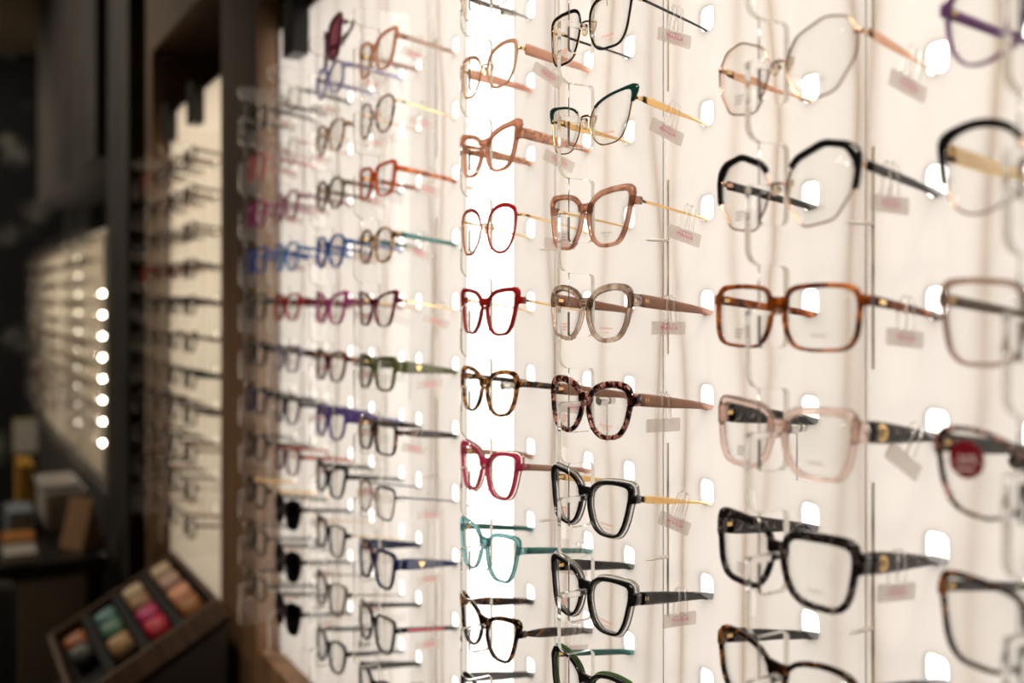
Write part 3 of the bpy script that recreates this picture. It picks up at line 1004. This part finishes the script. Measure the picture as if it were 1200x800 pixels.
C_PEACH = acetate('peach', (0.88, 0.55, 0.42), 0.4, 0.4)
C_PLUM = acetate('plum', (0.16, 0.02, 0.06), 0.3, 0.35)
T_AMBER = tortoise('amber_tortoise', (0.10, 0.018, 0.004), (0.72, 0.24, 0.03), (0.36, 0.085, 0.012), 70, 0.36, 0.64, 0.1, 0.4)
T_DARK = tortoise('dark_tortoise', (0.010, 0.005, 0.003), (0.50, 0.20, 0.04), (0.05, 0.016, 0.006), 120, 0.46, 0.68)
T_HONEY = tortoise('honey_tortoise', (0.03, 0.010, 0.004), (0.80, 0.42, 0.10), (0.26, 0.09, 0.02), 110, 0.38, 0.62)
T_PINK = tortoise('pink_tortoise', (0.012, 0.006, 0.006), (0.72, 0.36, 0.29), (0.12, 0.03, 0.025), 150, 0.44, 0.60)
T_MARBLE = tortoise('grey_marble', (0.008, 0.007, 0.008), (0.25, 0.20, 0.19), (0.03, 0.022, 0.024), 160, 0.45, 0.70, 0.05, 0.15)
T_BLONDE = tortoise('blonde_tortoise', (0.10, 0.05, 0.03), (0.75, 0.50, 0.30), None, 120, 0.38, 0.60)
T_ORANGE = tortoise('orange_tortoise', (0.20, 0.02, 0.005), (0.85, 0.24, 0.02), None, 110, 0.36, 0.58)
T_PATT = tortoise('patterned_peach', (0.55, 0.25, 0.16), (0.85, 0.52, 0.34), None, 260, 0.47, 0.52, 0.1, 0.3)
T_TAUPE = tortoise('taupe_streaks', (0.22, 0.14, 0.10), (0.82, 0.69, 0.59), (0.50, 0.37, 0.29), 75, 0.34, 0.62, 0.93, 0.04, (1, 1, 0.5))
T_BROSE = tortoise('brown_rose_streaks', (0.32, 0.12, 0.07), (0.80, 0.50, 0.38), (0.60, 0.30, 0.20), 70, 0.34, 0.62, 0.8, 0.10, (1, 1, 0.5))
GREEN_E = acetate('dark_green_enamel', (0.006, 0.035, 0.028), 0, 0)
BLK_E = acetate('black_enamel', (0.008, 0.008, 0.008), 0, 0)
RED_E = acetate('red_enamel', (0.36, 0.012, 0.018), 0, 0.1)
HICK = ('hickmann\neyewear', OINK, 0.0042)
GUE = ('GUESS', GINK, 0.0040)
PLAIN = ('hickmann\neyewear', GINK, 0.0036)

G = {}
def add(col, row, desc, *a, **kw):
    g = glasses(desc, *a, col=col, row=row, **kw)
    G[(col, row)] = g
    return g

# column A: closest strip, cut by the frame
add('A', 2, 'purple translucent eyeglasses above the black browline pair', 'oval', 'acetate', C_PURPLE, C_PURPLE, tem='slim', w=0.0024, k=1.05)
add('A', 1, 'black browline eyeglasses with rose gold lower rim and champagne temples', 'oval', 'brow', ROSE, CHAMP, tem='wide', brow_m=C_BLACK, k=1.10)
add('A', 0, 'smoky brown translucent square eyeglasses', 'tallsq', 'acetate', C_BROWN, C_GREYB, tem='slim', w=0.0034, k=1.05, hinge_m=GOLD)
add('A', -1, 'pink and black tortoise eyeglasses with a round maroon sticker', 'cat', 'acetate', T_PINK, C_SMOKE, tem='wide', w=0.0026, k=1.10, sticker=(-0.0445, 0.0005))
add('A', -2, 'black and tortoise square eyeglasses hanging under the stickered pair', 'tallsq', 'acetate', T_DARK, C_SMOKE, tem='slim', k=1.06, hinge_m=GOLD)
# column B
add('B', 2, 'thin rose gold wire eyeglasses with polygonal lenses', 'hex', 'metal', ROSE, ROSE, tem='flat', prnt=GUE, k=1.07, hz=0.48)
add('B', 1, 'black and rose gold polygonal eyeglasses with heavy black brows', 'hex', 'brow', ROSE, C_BLACK, tem='slim', brow_m=C_BLACK, hinge_m=ROSE, prnt=GUE, k=1.05, hz=0.45)
add('B', 0, 'amber tortoiseshell rectangular eyeglasses with gold temple inlay', 'rect', 'acetate', T_AMBER, T_AMBER, tem='slim', prnt=GUE, logo=('bar', GOLD, .004, .10), w=0.0032, k=1.08)
add('B', -1, 'pale pink crystal eyeglasses with dark marbled temples and gold ring logo', 'square', 'acetate', C_PINK, T_MARBLE, tem='broad', prnt=GUE, logo=('ring', GOLD, .0062, .17), w=0.0052, k=1.04)
add('B', -2, 'black marbled square eyeglasses with thick patterned temples', 'square', 'acetate', T_MARBLE, T_MARBLE, tem='broad', prnt=GUE, logo=('ring', GOLD, .0055, .17), w=0.0058, k=1.05)
add('B', -3, 'black and amber tortoise cat-eye eyeglasses below the marbled square pair', 'cat', 'acetate', T_DARK, C_BLACK, tem='wide', w=0.0036, k=1.06)
# column C
add('C', 4, 'gold wire eyeglasses above the black and gold pair', 'cat', 'metal', GOLD, GOLD, tem='wirey')
add('C', 3, 'black and gold metal square eyeglasses with thin black temples', 'tallsq', 'enamel', GOLD, BLK_E, tem='wirey', brow_m=BLK_E, prnt=HICK, hinge_m=GOLD, k=1.06)
add('C', 2, 'gold metal cat-eye eyeglasses with dark green brow line', 'sharpcat', 'brow', GOLD, GOLD, tem='flat', brow_m=GREEN_E, prnt=HICK, k=1.05, bw=0.0015, bf=0.0085, bcut=0.10)
add('C', 1, 'brown rose crystal butterfly eyeglasses with slim gold temples', 'butterfly', 'acetate', T_BROSE, GOLD, tem='wirey', prnt=PLAIN, w=0.0046, k=1.0)
add('C', 0, 'taupe crystal cat-eye eyeglasses with broad brown temples', 'cat', 'acetate', T_TAUPE, C_ROSEB, tem='wide', prnt=HICK, logo=('H', GOLD, .006, .08), w=0.0056)
add('C', -1, 'pink and black tortoise cat-eye eyeglasses with rose brown temples', 'cat', 'acetate', T_PINK, C_ROSEB, tem='wide', prnt=HICK, logo=('H', GOLD, .006, .08), w=0.0056)
add('C', -2, 'black eyeglasses over clear crystal with flat gold temples', 'butterfly', 'layer', C_BLACK, GOLD, tem='flat', back_m=C_CRYSTAL, prnt=HICK, k=0.98, tip_m=None)
add('C', -3, 'black eyeglasses over clear crystal with black temples and gold letter', 'butterfly', 'layer', C_BLACK, C_BLACK, tem='wide', back_m=C_CRYSTAL, prnt=HICK, logo=('H', GOLD, .006, .08), k=0.98)
add('C', -4, 'black and dark green eyeglasses below the black crystal pairs', 'cat', 'layer', C_BLACK, C_TEALS, tem='slim', back_m=acetate('green_back', (0.12, 0.22, 0.08), 0.5, 0.3))
# column D
add('D', 4, 'thin gold wire eyeglasses with grey temples above the peach pair', 'cat', 'metal', ROSE, GUNM, tem='flat', prnt=('--', GINK, .003))
add('D', 3, 'peach and gold cat-eye eyeglasses with salmon temples', 'cat', 'enamel', GOLD, C_PEACH, tem='wide', brow_m=acetate('tan_enamel', (0.58, 0.32, 0.20), 0, 0.2), hinge_m=GOLD, bw=0.0028, prnt=('--', GINK, .003), k=1.0)
add('D', 2, 'copper brown thick cat-eye eyeglasses with patterned peach temples', 'sharpcat', 'acetate', C_COPPER, T_PATT, tem='wide', prnt=PLAIN, w=0.0042, hinge_m=GOLD)
add('D', 1, 'red enamel and gold metal oval eyeglasses', 'oval', 'enamel', GOLD, GOLD, tem='wirey', brow_m=RED_E, k=1.04, bw=0.0029)
add('D', 0, 'bright red acetate eyeglasses with thin gold temples', 'butterfly', 'acetate', C_RED, GOLD, tem='wirey', prnt=PLAIN, w=0.0037, k=0.97)
add('D', -1, 'black over honey tortoise eyeglasses with dark slim temples', 'cat', 'acetate', T_HONEY, T_DARK, tem='slim', w=0.0040)
add('D', -2, 'raspberry pink crystal eyeglasses with brown temples', 'butterfly', 'layer', C_MAG, C_ROSEB, tem='slim', back_m=C_PINK, hinge_m=GOLD, k=0.98)
add('D', -3, 'teal crystal eyeglasses with slim dark temples', 'butterfly', 'acetate', C_TEAL, C_TEALS, tem='slim', w=0.0036)
add('D', -4, 'dark tortoise cat-eye eyeglasses with leaf shaped temples', 'sharpcat', 'acetate', T_DARK, T_DARK, tem='leaf', w=0.0036)
add('D', -5, 'black eyeglasses with grey temples under the dark tortoise cat-eye', 'cat', 'acetate', C_BLACK, C_SMOKE, tem='wide')
# columns E to H: counted from the post
def far(col, row, look, *a, **kw):
    n = 'HGFE'.index(col)
    add(col, row, look, *a, label='%s, %s from top on %s strip from wooden post' % (look, ORD[4 - row], ORD[n]), **kw)
far('E', 4, 'copper pink butterfly glasses', 'butterfly', 'acetate', C_COPPER, C_BROWN, tem='slim')
far('E', 3, 'pink and black round glasses', 'oval', 'metal', T_PINK, GOLD, tem='wirey', w=0.002)
far('E', 2, 'orange red glasses', 'square', 'acetate', C_ORANGE, T_ORANGE, tem='slim')
far('E', 1, 'tortoise round glasses with teal temples', 'round', 'acetate', T_BLONDE, C_TEALS, tem='slim')
far('E', 0, 'burgundy cat-eye glasses', 'sharpcat', 'acetate', C_BURG, GOLD, tem='wirey', w=0.0026)
far('E', -1, 'olive green square glasses', 'square', 'acetate', C_OLIVE, C_OLIVE, tem='broad', logo=('tri', GOLD, .0048, .30), w=0.0038)
far('E', -2, 'dark tortoise square glasses', 'rect', 'acetate', T_DARK, T_DARK, tem='leaf', hinge_m=GOLD)
far('E', -3, 'navy and gold metal glasses', 'square', 'enamel', GOLD, C_NAVY, tem='wirey', brow_m=C_NAVY)
far('E', -4, 'thick navy glasses', 'tallsq', 'acetate', C_NAVY, C_NAVY, tem='broad', logo=('tri', GOLD, .0048, .36), w=0.0046)
far('E', -5, 'black glasses with red striped temples', 'tallsq', 'acetate', C_BLACK, C_BLACK, tem='slim', stripe=simple('red_stripe', (0.6, 0.02, 0.02), 0.4), prnt=('----', INK, .004), w=0.0032)
far('E', -6, 'black glasses with grey temples', 'cat', 'acetate', C_BLACK, C_SMOKE, tem='wide')
far('F', 4, 'lavender round glasses', 'round', 'acetate', C_LAV, C_LAV, tem='slim')
far('F', 3, 'amber and clear glasses', 'oval', 'acetate', T_BLONDE, C_CRYSTAL, tem='slim', w=0.0024)
far('F', 2, 'grey and gold round glasses', 'round', 'acetate', C_GREYB, C_GREYB, tem='slim', hinge_m=GOLD)
far('F', 1, 'cobalt blue glasses', 'oval', 'acetate', C_BLUE, C_BLUE, tem='slim', hinge_m=GOLD, w=0.0032)
far('F', 0, 'magenta cat-eye glasses', 'sharpcat', 'acetate', C_MAGP, C_MAUVE, tem='slim', w=0.0032)
far('F', -1, 'burgundy rounded glasses', 'cat', 'acetate', C_BURG, C_ROSEB, tem='slim', w=0.0026)
far('F', -2, 'indigo glasses', 'cat', 'acetate', C_INDIGO, C_INDIGO, tem='broad', w=0.0030)
far('F', -3, 'black angular glasses', 'sharpcat', 'acetate', C_BLACK, C_BLACK, tem='slim', w=0.0034)
far('F', -4, 'thin black glasses', 'tallsq', 'acetate', C_BLACK, GOLD, tem='wirey', w=0.0024)
far('F', -5, 'thin grey brown glasses', 'butterfly', 'acetate', C_GREYB, C_GREYB, tem='wirey', w=0.0020)
far('F', -6, 'black glasses', 'cat', 'acetate', C_BLACK, C_BLACK, tem='slim')
add('F', 4.5, 'oversized plum sunglasses folded on top of the third acrylic strip from wooden post', 'butterfly', 'acetate', C_PLUM, C_PLUM, tem='slim', k=1.25, lens=lens_mat('plum_lens', (0.50, 0.28, 0.32)), yaw=-11, tilt=0, folded=True, dz=0.0132)
far('G', 4, 'black thin glasses', 'rect', 'metal', GUNM, C_BLACK, tem='slim')
far('G', 3, 'salmon rimmed glasses', 'oval', 'metal', SILV, C_PALEP, tem='wirey')
far('G', 2, 'mauve glasses', 'oval', 'acetate', C_MAUVE, C_MAUVE, tem='slim')
far('G', 1, 'sky blue glasses', 'oval', 'acetate', C_LBLUE, C_BLUE, tem='slim')
far('G', 0, 'dark red glasses', 'square', 'acetate', C_RED, C_BURG, tem='wide')
far('G', -1, 'lilac grey glasses', 'square', 'acetate', C_GREYL, T_DARK, tem='wide')
far('G', -2, 'black glasses', 'cat', 'acetate', C_BLACK, C_BLACK, tem='slim')
far('G', -3, 'plum glasses with orange temples', 'square', 'acetate', C_PLUM, C_ORANGE, tem='slim', w=0.0024)
far('G', -4, 'black sunglasses', 'cat', 'acetate', C_BLACK, C_SMOKE, tem='slim', lens=SUN, k=1.08)
far('G', -5, 'black sunglasses', 'cat', 'acetate', C_BLACK, C_SMOKE, tem='slim', lens=SUN, k=1.10)
far('G', -6, 'black sunglasses', 'butterfly', 'acetate', C_BLACK, C_SMOKE, tem='slim', lens=SUN, k=1.06)
far('H', 4, 'black thin glasses', 'rect', 'acetate', C_BLACK, C_BLACK, tem='slim', w=0.0022)
far('H', 3, 'salmon pink glasses', 'oval', 'acetate', C_PALEP, C_PALEP, tem='slim')
far('H', 2, 'magenta glasses', 'oval', 'acetate', C_MAGP, C_MAGP, tem='slim', w=0.0034)
far('H', 1, 'blue glasses', 'tallsq', 'acetate', C_BLUE, C_BLUE, tem='slim', w=0.0036)
far('H', 0, 'black grey glasses', 'tallsq', 'acetate', C_SMOKE, C_BLACK, tem='slim', w=0.0034)
far('H', -1, 'black glasses', 'square', 'acetate', C_BLACK, C_BLACK, tem='wide')
far('H', -2, 'dark navy glasses', 'tallsq', 'acetate', C_NAVY, C_BLACK, tem='slim')
far('H', -3, 'black glasses', 'cat', 'acetate', C_BLACK, C_SMOKE, tem='slim')
far('H', -4, 'black glasses', 'square', 'acetate', C_BLACK, GOLD, tem='slim')
far('H', -5, 'black glasses', 'tallsq', 'acetate', C_BLACK, C_BLACK, tem='slim')
far('H', -6, 'thin black glasses', 'square', 'acetate', C_BLACK, C_BLACK, tem='slim', w=0.0022)

# ---- tags
tags = {('C', 3): (.52, 6, 0), ('C', 2): (.46, 19, 0), ('C', 1): (.72, 14, 0), ('C', 0): (.42, 1, 0), ('C', -1): (.34, 1, 1), ('C', -2): (.62, 24, 0), ('C', -3): (.60, 3, 0),
        ('B', 2): (.64, 15, 0), ('B', 1): (.32, 2, 0), ('B', 0): (.52, 6, 0), ('B', -1): (.66, 32, 1), ('B', -2): (.42, 5, 0),
        ('D', 3): (.46, 24, 0), ('D', 2): (.62, 20, 0), ('D', 1): (.56, 2, 0), ('D', -1): (.82, 8, 0), ('D', -4): (.80, 10, 0), ('D', -3): (.85, 15, 0),
        ('E', 4): (.30, 18, 0), ('E', 3): (.40, 8, 0), ('E', 2): (.55, 14, 0), ('E', 1): (.42, 24, 0), ('E', 0): (.72, 16, 0), ('E', -1): (.52, 0, 0), ('E', -2): (.28, 14, 0), ('E', -3): (.55, 4, 0), ('E', -4): (.52, 0, 0), ('E', -5): (.52, 2, 0)}
for c in 'FGH':
    for r in ROWS:
        tags[(c, r)] = (R.uniform(.3, .6), R.uniform(-4, 22), 0)
for (c, r), (q, a, blank) in tags.items():
    if (c, r) not in G: continue
    g, geo = G[(c, r)]
    if c in 'BCD':
        w = {('C', 3): 'thin black temple of the black and gold glasses', ('C', 2): 'gold temple of the green browed cat-eye', ('C', 1): 'gold temple of the brown rose crystal glasses',
             ('C', 0): 'brown temple of the taupe crystal glasses', ('C', -1): 'rose brown temple of the pink tortoise cat-eye', ('C', -2): 'flat gold temple of black crystal glasses',
             ('C', -3): 'black temple with gold letter', ('B', 2): 'rose gold wire temple', ('B', 1): 'temple of the heavy browed polygonal glasses', ('B', 0): 'amber tortoiseshell temple',
             ('B', -1): 'marbled temple of the pink crystal glasses', ('B', -2): 'temple of the marbled square glasses', ('D', 3): 'salmon temple of the peach glasses',
             ('D', 2): 'patterned peach temple of copper cat-eye', ('D', 1): 'temple of the red enamel oval glasses', ('D', -1): 'temple of the honey tortoise glasses',
             ('D', -4): 'leaf shaped dark tortoise temple', ('D', -3): 'temple of the teal glasses'}[(c, r)]
        lab = ('blank white plastic tag on the ' if blank else 'white plastic tag, red lettering, on the ') + w
    else:
        lab = 'small white tag on %s glasses from top, %s strip from wooden post' % (ORD[4 - r], ORD['HGFE'.index(c)])
    price_tag(g, geo, q, a, lab, bool(blank))

# ---- second bay: copies of the dark pairs
def copy_tree(o, parent=None, depth=0):
    c = o.copy(); COL.objects.link(c); c.parent = parent
    for ch in o.children:
        if ch.name.startswith('print'): continue
        if depth >= 1 and ch.name.split('.')[0] in ('print', 'logo'): continue
        copy_tree(ch, c, depth + 1)
    return c
bpy.context.view_layer.update()
dark_pool = [('F', -3), ('F', -6), ('E', -5), ('E', -2), ('G', -2), ('H', -1), ('H', -5), ('F', -4), ('G', 0), ('F', -5), ('H', 0), ('E', -3), ('G', 4), ('H', -2), ('F', -1), ('D', -4)]
r2 = random.Random(11)
names = {('F', -3): 'black angular glasses', ('F', -6): 'black cat-eye glasses', ('E', -5): 'black glasses with red stripes', ('E', -2): 'tortoise glasses', ('G', -2): 'black glasses',
         ('H', -1): 'black square glasses', ('H', -5): 'tall black glasses', ('F', -4): 'thin black glasses', ('G', 0): 'dark red glasses', ('F', -5): 'thin brown glasses', ('H', 0): 'smoky glasses',
         ('E', -3): 'navy metal glasses', ('G', 4): 'thin metal glasses', ('H', -2): 'navy glasses', ('F', -1): 'burgundy glasses', ('D', -4): 'dark tortoise glasses'}
for ci, t in enumerate(COLS2):
    for r in ROWS:
        key = r2.choice(dark_pool)
        src = G[key][0]
        c = copy_tree(src)
        c.location = (BRIDGE, t, EYE + r * ROW - 0.0062)
        c['label'] = '%s, %s from top on %s strip beyond wooden post' % (names[key], ORD[4 - r], ORD[ci])
        c['group'] = 'spectacle frames in the second bay'

# ---- third bay: far and small, one mesh each
def tiny_mesh(mat, shape, tm):
    mb = MB(); ol = outline(shape)[::4]
    for s in (1, -1):
        mb.tube([(s * (0.034 + u), wrap(s * (0.034 + u)), v - 0.008) for u, v, _, _ in ol], 0.0022, 4, closed=True)
        mb.tube([(s * 0.062, 0.004, 0.004), (s * 0.066, 0.010, 0.004), (s * HOLE, YW, -0.002), (s * 0.060, YW + 0.03, -0.008)], 0.0022, 4)
    mb.tube([(-0.009, 0, 0.003), (0, 0, 0.004), (0.009, 0, 0.003)], 0.0024, 4)
    return mb.mesh('eyeglasses', mat)
TINY = [(tiny_mesh(C_BLACK, 'square', 0), 'black'), (tiny_mesh(C_GREYB, 'cat', 0), 'grey brown'), (tiny_mesh(T_DARK, 'rect', 0), 'tortoise'), (tiny_mesh(SILV, 'oval', 0), 'silver'), (tiny_mesh(C_BURG, 'cat', 0), 'burgundy')]
BULB = MB().ell((0, 0, 0), 0.007, 0.007, 0.007).mesh('bulb', emit('led_bulb', (1.0, 0.86, 0.68), 42))
for pi_, cols in enumerate(P3C):
    for ci, t in enumerate(cols):
        n = pi_ * 4 + ci
        lab = 'clear acrylic strip past the dark grey pillar, %s from the pillar' % (ORD + ['twelfth'])[n]
        root = link('acrylic_strip', STRIP_MESH, loc=(STRIP, t, EYE - 0.10))
        tag(root, lab, 'display strip', 'acrylic strips in the third bay')
        for r in (3, 2, 1, 0, -1, -2, -3, -4, -5, -6):
            me, nm = r2.choice(TINY)
            o = link('eyeglasses', me, loc=(BRIDGE, t, EYE + r * ROW - 0.006), rot=(0, 0, radians(-90)))
            tag(o, 'small %s glasses, %s row down, %s strip past the dark grey pillar' % (nm, ORD[3 - r], (ORD + ['twelfth'])[n]), 'glasses', 'spectacle frames in the third bay')

for t, ks, where in ((5.315, range(10), 'further past'), (4.50, range(2, 10), 'next to')):
    lamp = link('lamp_bar', None, loc=(WALL - 0.001, t, EYE - 0.75))
    tag(lamp, 'slim upright bar of round LED bulbs, %s the dark grey pillar' % where, 'lamp')
    MB().box(-0.012, 0.0, -0.008, 0.008, 0.0, 1.03).obj('bar', ALU, lamp)
    for k_ in ks:
        link('bulb', BULB, lamp, loc=(-0.016, -0.006, 0.75 + 0.21 - 0.09 * k_))

# ------------------------------------------------------------------ case tray in front of the second bay
TRAYW = wood('tray_wood', (0.055, 0.030, 0.016), (0.10, 0.055, 0.028))
FELT = simple('black_felt', (0.016, 0.015, 0.014), 0.9)
tx0, tx1, ty0, ty1 = 0.235, 0.525, 2.14, 2.60
tz0, tz1 = EYE - 0.797, EYE - 0.632
slope = math.atan2(tz1 - tz0, tx1 - tx0)
LEN = math.hypot(tx1 - tx0, tz1 - tz0); WID = ty1 - ty0
tray = link('case_tray', None, loc=(tx0, ty0, tz0), rot=(0, -slope, 0))
tag(tray, 'sloping wooden tray with black slots holding rolled cases', 'tray')
wl = 0.012; dp = 0.055
MB().box(0, LEN, 0, WID, -dp, -dp + 0.008).obj('bottom', FELT, tray)
MB().box(0, LEN, 0, wl, -dp, 0.0).obj('side', TRAYW, tray)
MB().box(0, LEN, WID - wl, WID, -dp, 0.0).obj('side', TRAYW, tray)
MB().box(0, wl, wl, WID - wl, -dp, 0.0).obj('end', TRAYW, tray)
MB().box(LEN - wl, LEN, wl, WID - wl, -dp, 0.0).obj('end', TRAYW, tray)
slotw = (LEN - 2 * wl) / 4
for i in (1, 2, 3):
    x = wl + slotw * i
    MB().box(x - 0.010, x + 0.010, wl, WID - wl, -dp + 0.008, -0.006).obj('divider', FELT, tray)
def roll_mesh(mat):
    mb = MB(); n = 12
    rings = []
    for x, rr in ((-0.024, 0.020), (-0.022, 0.026), (-0.012, 0.028), (0.012, 0.028), (0.022, 0.026), (0.024, 0.020)):
        rings.append([(x, 1.25 * rr * cos(2 * pi * j / n), rr * sin(2 * pi * j / n)) for j in range(n)])
    mb.rings(rings)
    return mb.mesh('rolled_case', mat)
ROLLS = [(0, 0.33, 'orange brown', (0.36, 0.11, 0.03)), (0, 0.245, 'charcoal', (0.05, 0.055, 0.05)),
         (1, 0.35, 'teal blue', (0.09, 0.22, 0.23)), (1, 0.26, 'green', (0.08, 0.20, 0.13)), (1, 0.15, 'tan', (0.40, 0.24, 0.10)),
         (2, 0.385, 'cream', (0.55, 0.42, 0.26)), (2, 0.30, 'caramel', (0.34, 0.19, 0.07)), (2, 0.20, 'magenta', (0.50, 0.02, 0.14)), (2, 0.11, 'red', (0.48, 0.015, 0.035)),
         (3, 0.40, 'ivory', (0.58, 0.45, 0.28)), (3, 0.30, 'dusty pink', (0.52, 0.32, 0.25)), (3, 0.19, 'peach', (0.72, 0.33, 0.19)), (3, 0.10, 'chestnut', (0.32, 0.12, 0.03))]
bpy.context.view_layer.update()
for s_, y_, nm, c_ in ROLLS:
    p = tray.matrix_world @ Vector((wl + slotw * (s_ + 0.5), y_, -dp + 0.008 + 0.0285))
    o = link('rolled_case', roll_mesh(simple('case_' + nm.replace(' ', '_'), c_, 0.45, vary=0.2, scale=120)), loc=p, rot=(0, -slope, 0))
    tag(o, '%s rolled glasses case in a slot of the wooden tray' % nm, 'glasses case', 'rolled cases in the wooden tray')
# cabinet that carries the tray
cab = link('tray_cabinet', None, loc=(0.40, 2.37, 0))
tag(cab, 'dark cabinet with sloping top under the case tray', 'cabinet')
def cabz(x): return tz0 + (x - tx0) * math.tan(slope) - (dp + 0.001) / cos(slope)
_c = MB()
xa, xb_ = tx0 + 0.03, tx1 + 0.02
_c.add([(xa - .4, ty0 - 2.36, 0), (xb_ - .4, ty0 - 2.36, 0), (xb_ - .4, ty1 - 2.38, 0), (xa - .4, ty1 - 2.38, 0),
        (xa - .4, ty0 - 2.36, cabz(xa)), (xb_ - .4, ty0 - 2.36, cabz(xb_)), (xb_ - .4, ty1 - 2.38, cabz(xb_)), (xa - .4, ty1 - 2.38, cabz(xa))],
       [(0, 3, 2, 1), (4, 5, 6, 7), (0, 1, 5, 4), (1, 2, 6, 5), (2, 3, 7, 6), (3, 0, 4, 7)])
_c.obj('body', simple('dark_veneer', (0.018, 0.012, 0.009), 0.5), cab)
MB().box(-0.150, -0.137, -0.20, 0.20, 0.08, 0.70).obj('door', simple('dark_veneer2', (0.024, 0.016, 0.011), 0.45), cab)

# ------------------------------------------------------------------ desk and clutter beyond the second bay
DESKT = simple('desk_black', (0.010, 0.008, 0.007), 0.4)
desk = link('desk', None, loc=(0.14, 3.95, 0))
tag(desk, 'dark desk with grey front board beside the grey pillar', 'desk')
bevel(MB().box(-0.42, 0.365, -0.40, 0.75, 0.70, 0.75).obj('desktop', DESKT, desk), 0.004)
MB().box(-0.36, 0.35, -0.36, -0.34, 0.08, 0.70).obj('front_board', simple('grey_board', (0.36, 0.32, 0.25), 0.7), desk)
for sx in (-0.38, 0.33):
    for sy in (-0.34, 0.70):
        MB().box(sx - 0.025, sx + 0.025, sy - 0.025, sy + 0.025, 0, 0.70).obj('leg', DESKT, desk)
dz0 = 0.751
def thing_box(name, label, cat, mat, x0, x1, y0, y1, z0, z1, bv=0.004, rz=0):
    cx_, cy_ = (x0 + x1) / 2, (y0 + y1) / 2
    o = MB().box(x0 - cx_, x1 - cx_, y0 - cy_, y1 - cy_, 0, z1 - z0).obj(name, mat, None, False, (cx_, cy_, z0), (0, 0, rz))
    bevel(o, bv)
    return tag(o, label, cat)
# printer
pr = link('printer', None, loc=(0.425, 4.15, dz0)); tag(pr, 'pale grey desktop printer on the dark desk', 'printer')
GREYP = simple('pale_grey_plastic', (0.58, 0.55, 0.50), 0.4)
bevel(MB().box(-0.075, 0.075, -0.17, 0.17, 0, 0.15).obj('body', GREYP, pr), 0.012)
bevel(MB().box(-0.085, 0.055, -0.15, 0.15, 0.151, 0.17).obj('lid', GREYP, pr), 0.006)
MB().box(-0.085, -0.074, -0.12, 0.12, 0.03, 0.045).obj('paper_slot', BLACKP, pr)
# desk calendar (tent)
cal = MB(); cal.add([(-0.045, -0.06, 0), (0.045, -0.06, 0), (0, -0.06, 0.17), (-0.045, 0.06, 0), (0.045, 0.06, 0), (0, 0.06, 0.17)], [(0, 1, 2), (3, 5, 4), (0, 2, 5, 3), (1, 4, 5, 2), (0, 3, 4, 1)])
tag(cal.obj('tent_card', simple('kraft_card', (0.42, 0.24, 0.12), 0.7), None, False, (0.445, 3.72, dz0), (0, 0, 0.5)), 'brown folded tent card standing on the desk', 'card')
thing_box('yellow_binder', 'yellow binder standing on the dark desk', 'binder', simple('yellow_card', (0.50, 0.26, 0.02), 0.5), 0.290, 0.345, 4.28, 4.55, dz0, dz0 + 0.21)
thing_box('paper_stack', 'stack of white paper on the edge of the desk', 'paper', simple('paper', (0.62, 0.58, 0.52), 0.7), 0.20, 0.30, 3.60, 3.76, dz0, dz0 + 0.025)
thing_box('orange_folder', 'orange folder lying on the desk beside white paper', 'folder', simple('orange_card', (0.60, 0.24, 0.05), 0.6), 0.21, 0.31, 3.80, 3.96, dz0, dz0 + 0.03)
thing_box('file_box', 'pale blue file box on the desk', 'box', simple('pale_blue_card', (0.30, 0.36, 0.42), 0.6), 0.235, 0.32, 4.00, 4.20, dz0, dz0 + 0.085)
# framed notice on the far wall
nt_ = link('notice', None, loc=(0.585, 7.595, 0.55)); tag(nt_, 'white notice with yellow edge on the floral end wall', 'notice')
bevel(MB().box(-0.11, 0.11, -0.012, 0, 0, 0.24).obj('frame', simple('yellow_green', (0.45, 0.44, 0.06), 0.5), nt_), 0.002)
MB().box(-0.105, 0.085, -0.016, -0.0125, 0.01, 0.23).obj('sheet', simple('paper', (0.62, 0.58, 0.52), 0.7), nt_)
# office chair
ch = link('office_chair', None, loc=(0.0, 3.10, 0)); tag(ch, 'black office chair pulled up to the dark desk', 'chair')
CHM = simple('chair_fabric', (0.012, 0.011, 0.011), 0.8)
bevel(MB().box(-0.22, 0.20, -0.22, 0.22, 0.44, 0.52).obj('seat', CHM, ch), 0.03, 3)
bevel(MB().box(-0.20, 0.19, -0.26, -0.20, 0.56, 0.88).obj('backrest', CHM, ch), 0.025, 3)
MB().tube([(0, 0, 0.09), (0, 0, 0.44)], 0.028, 10).obj('post', GUNM, ch, True)
MB().tube([(0, -0.23, 0.46), (0, -0.25, 0.60)], 0.018, 8).obj('back_support', GUNM, ch, True)
for k_ in range(5):
    a_ = 2 * pi * k_ / 5
    l_ = MB().tube([(0.02 * cos(a_), 0.02 * sin(a_), 0.10), (0.27 * cos(a_), 0.27 * sin(a_), 0.075)], [0.022, 0.014], 8).obj('leg', GUNM, ch, True)
    link('caster', MB().ell((0.27 * cos(a_), 0.27 * sin(a_), 0.032), 0.028, 0.028, 0.031).mesh('caster', BLACKP), l_)

for o in list(bpy.data.objects):
    for k_ in ('_',):
        if k_ in o: del o[k_]
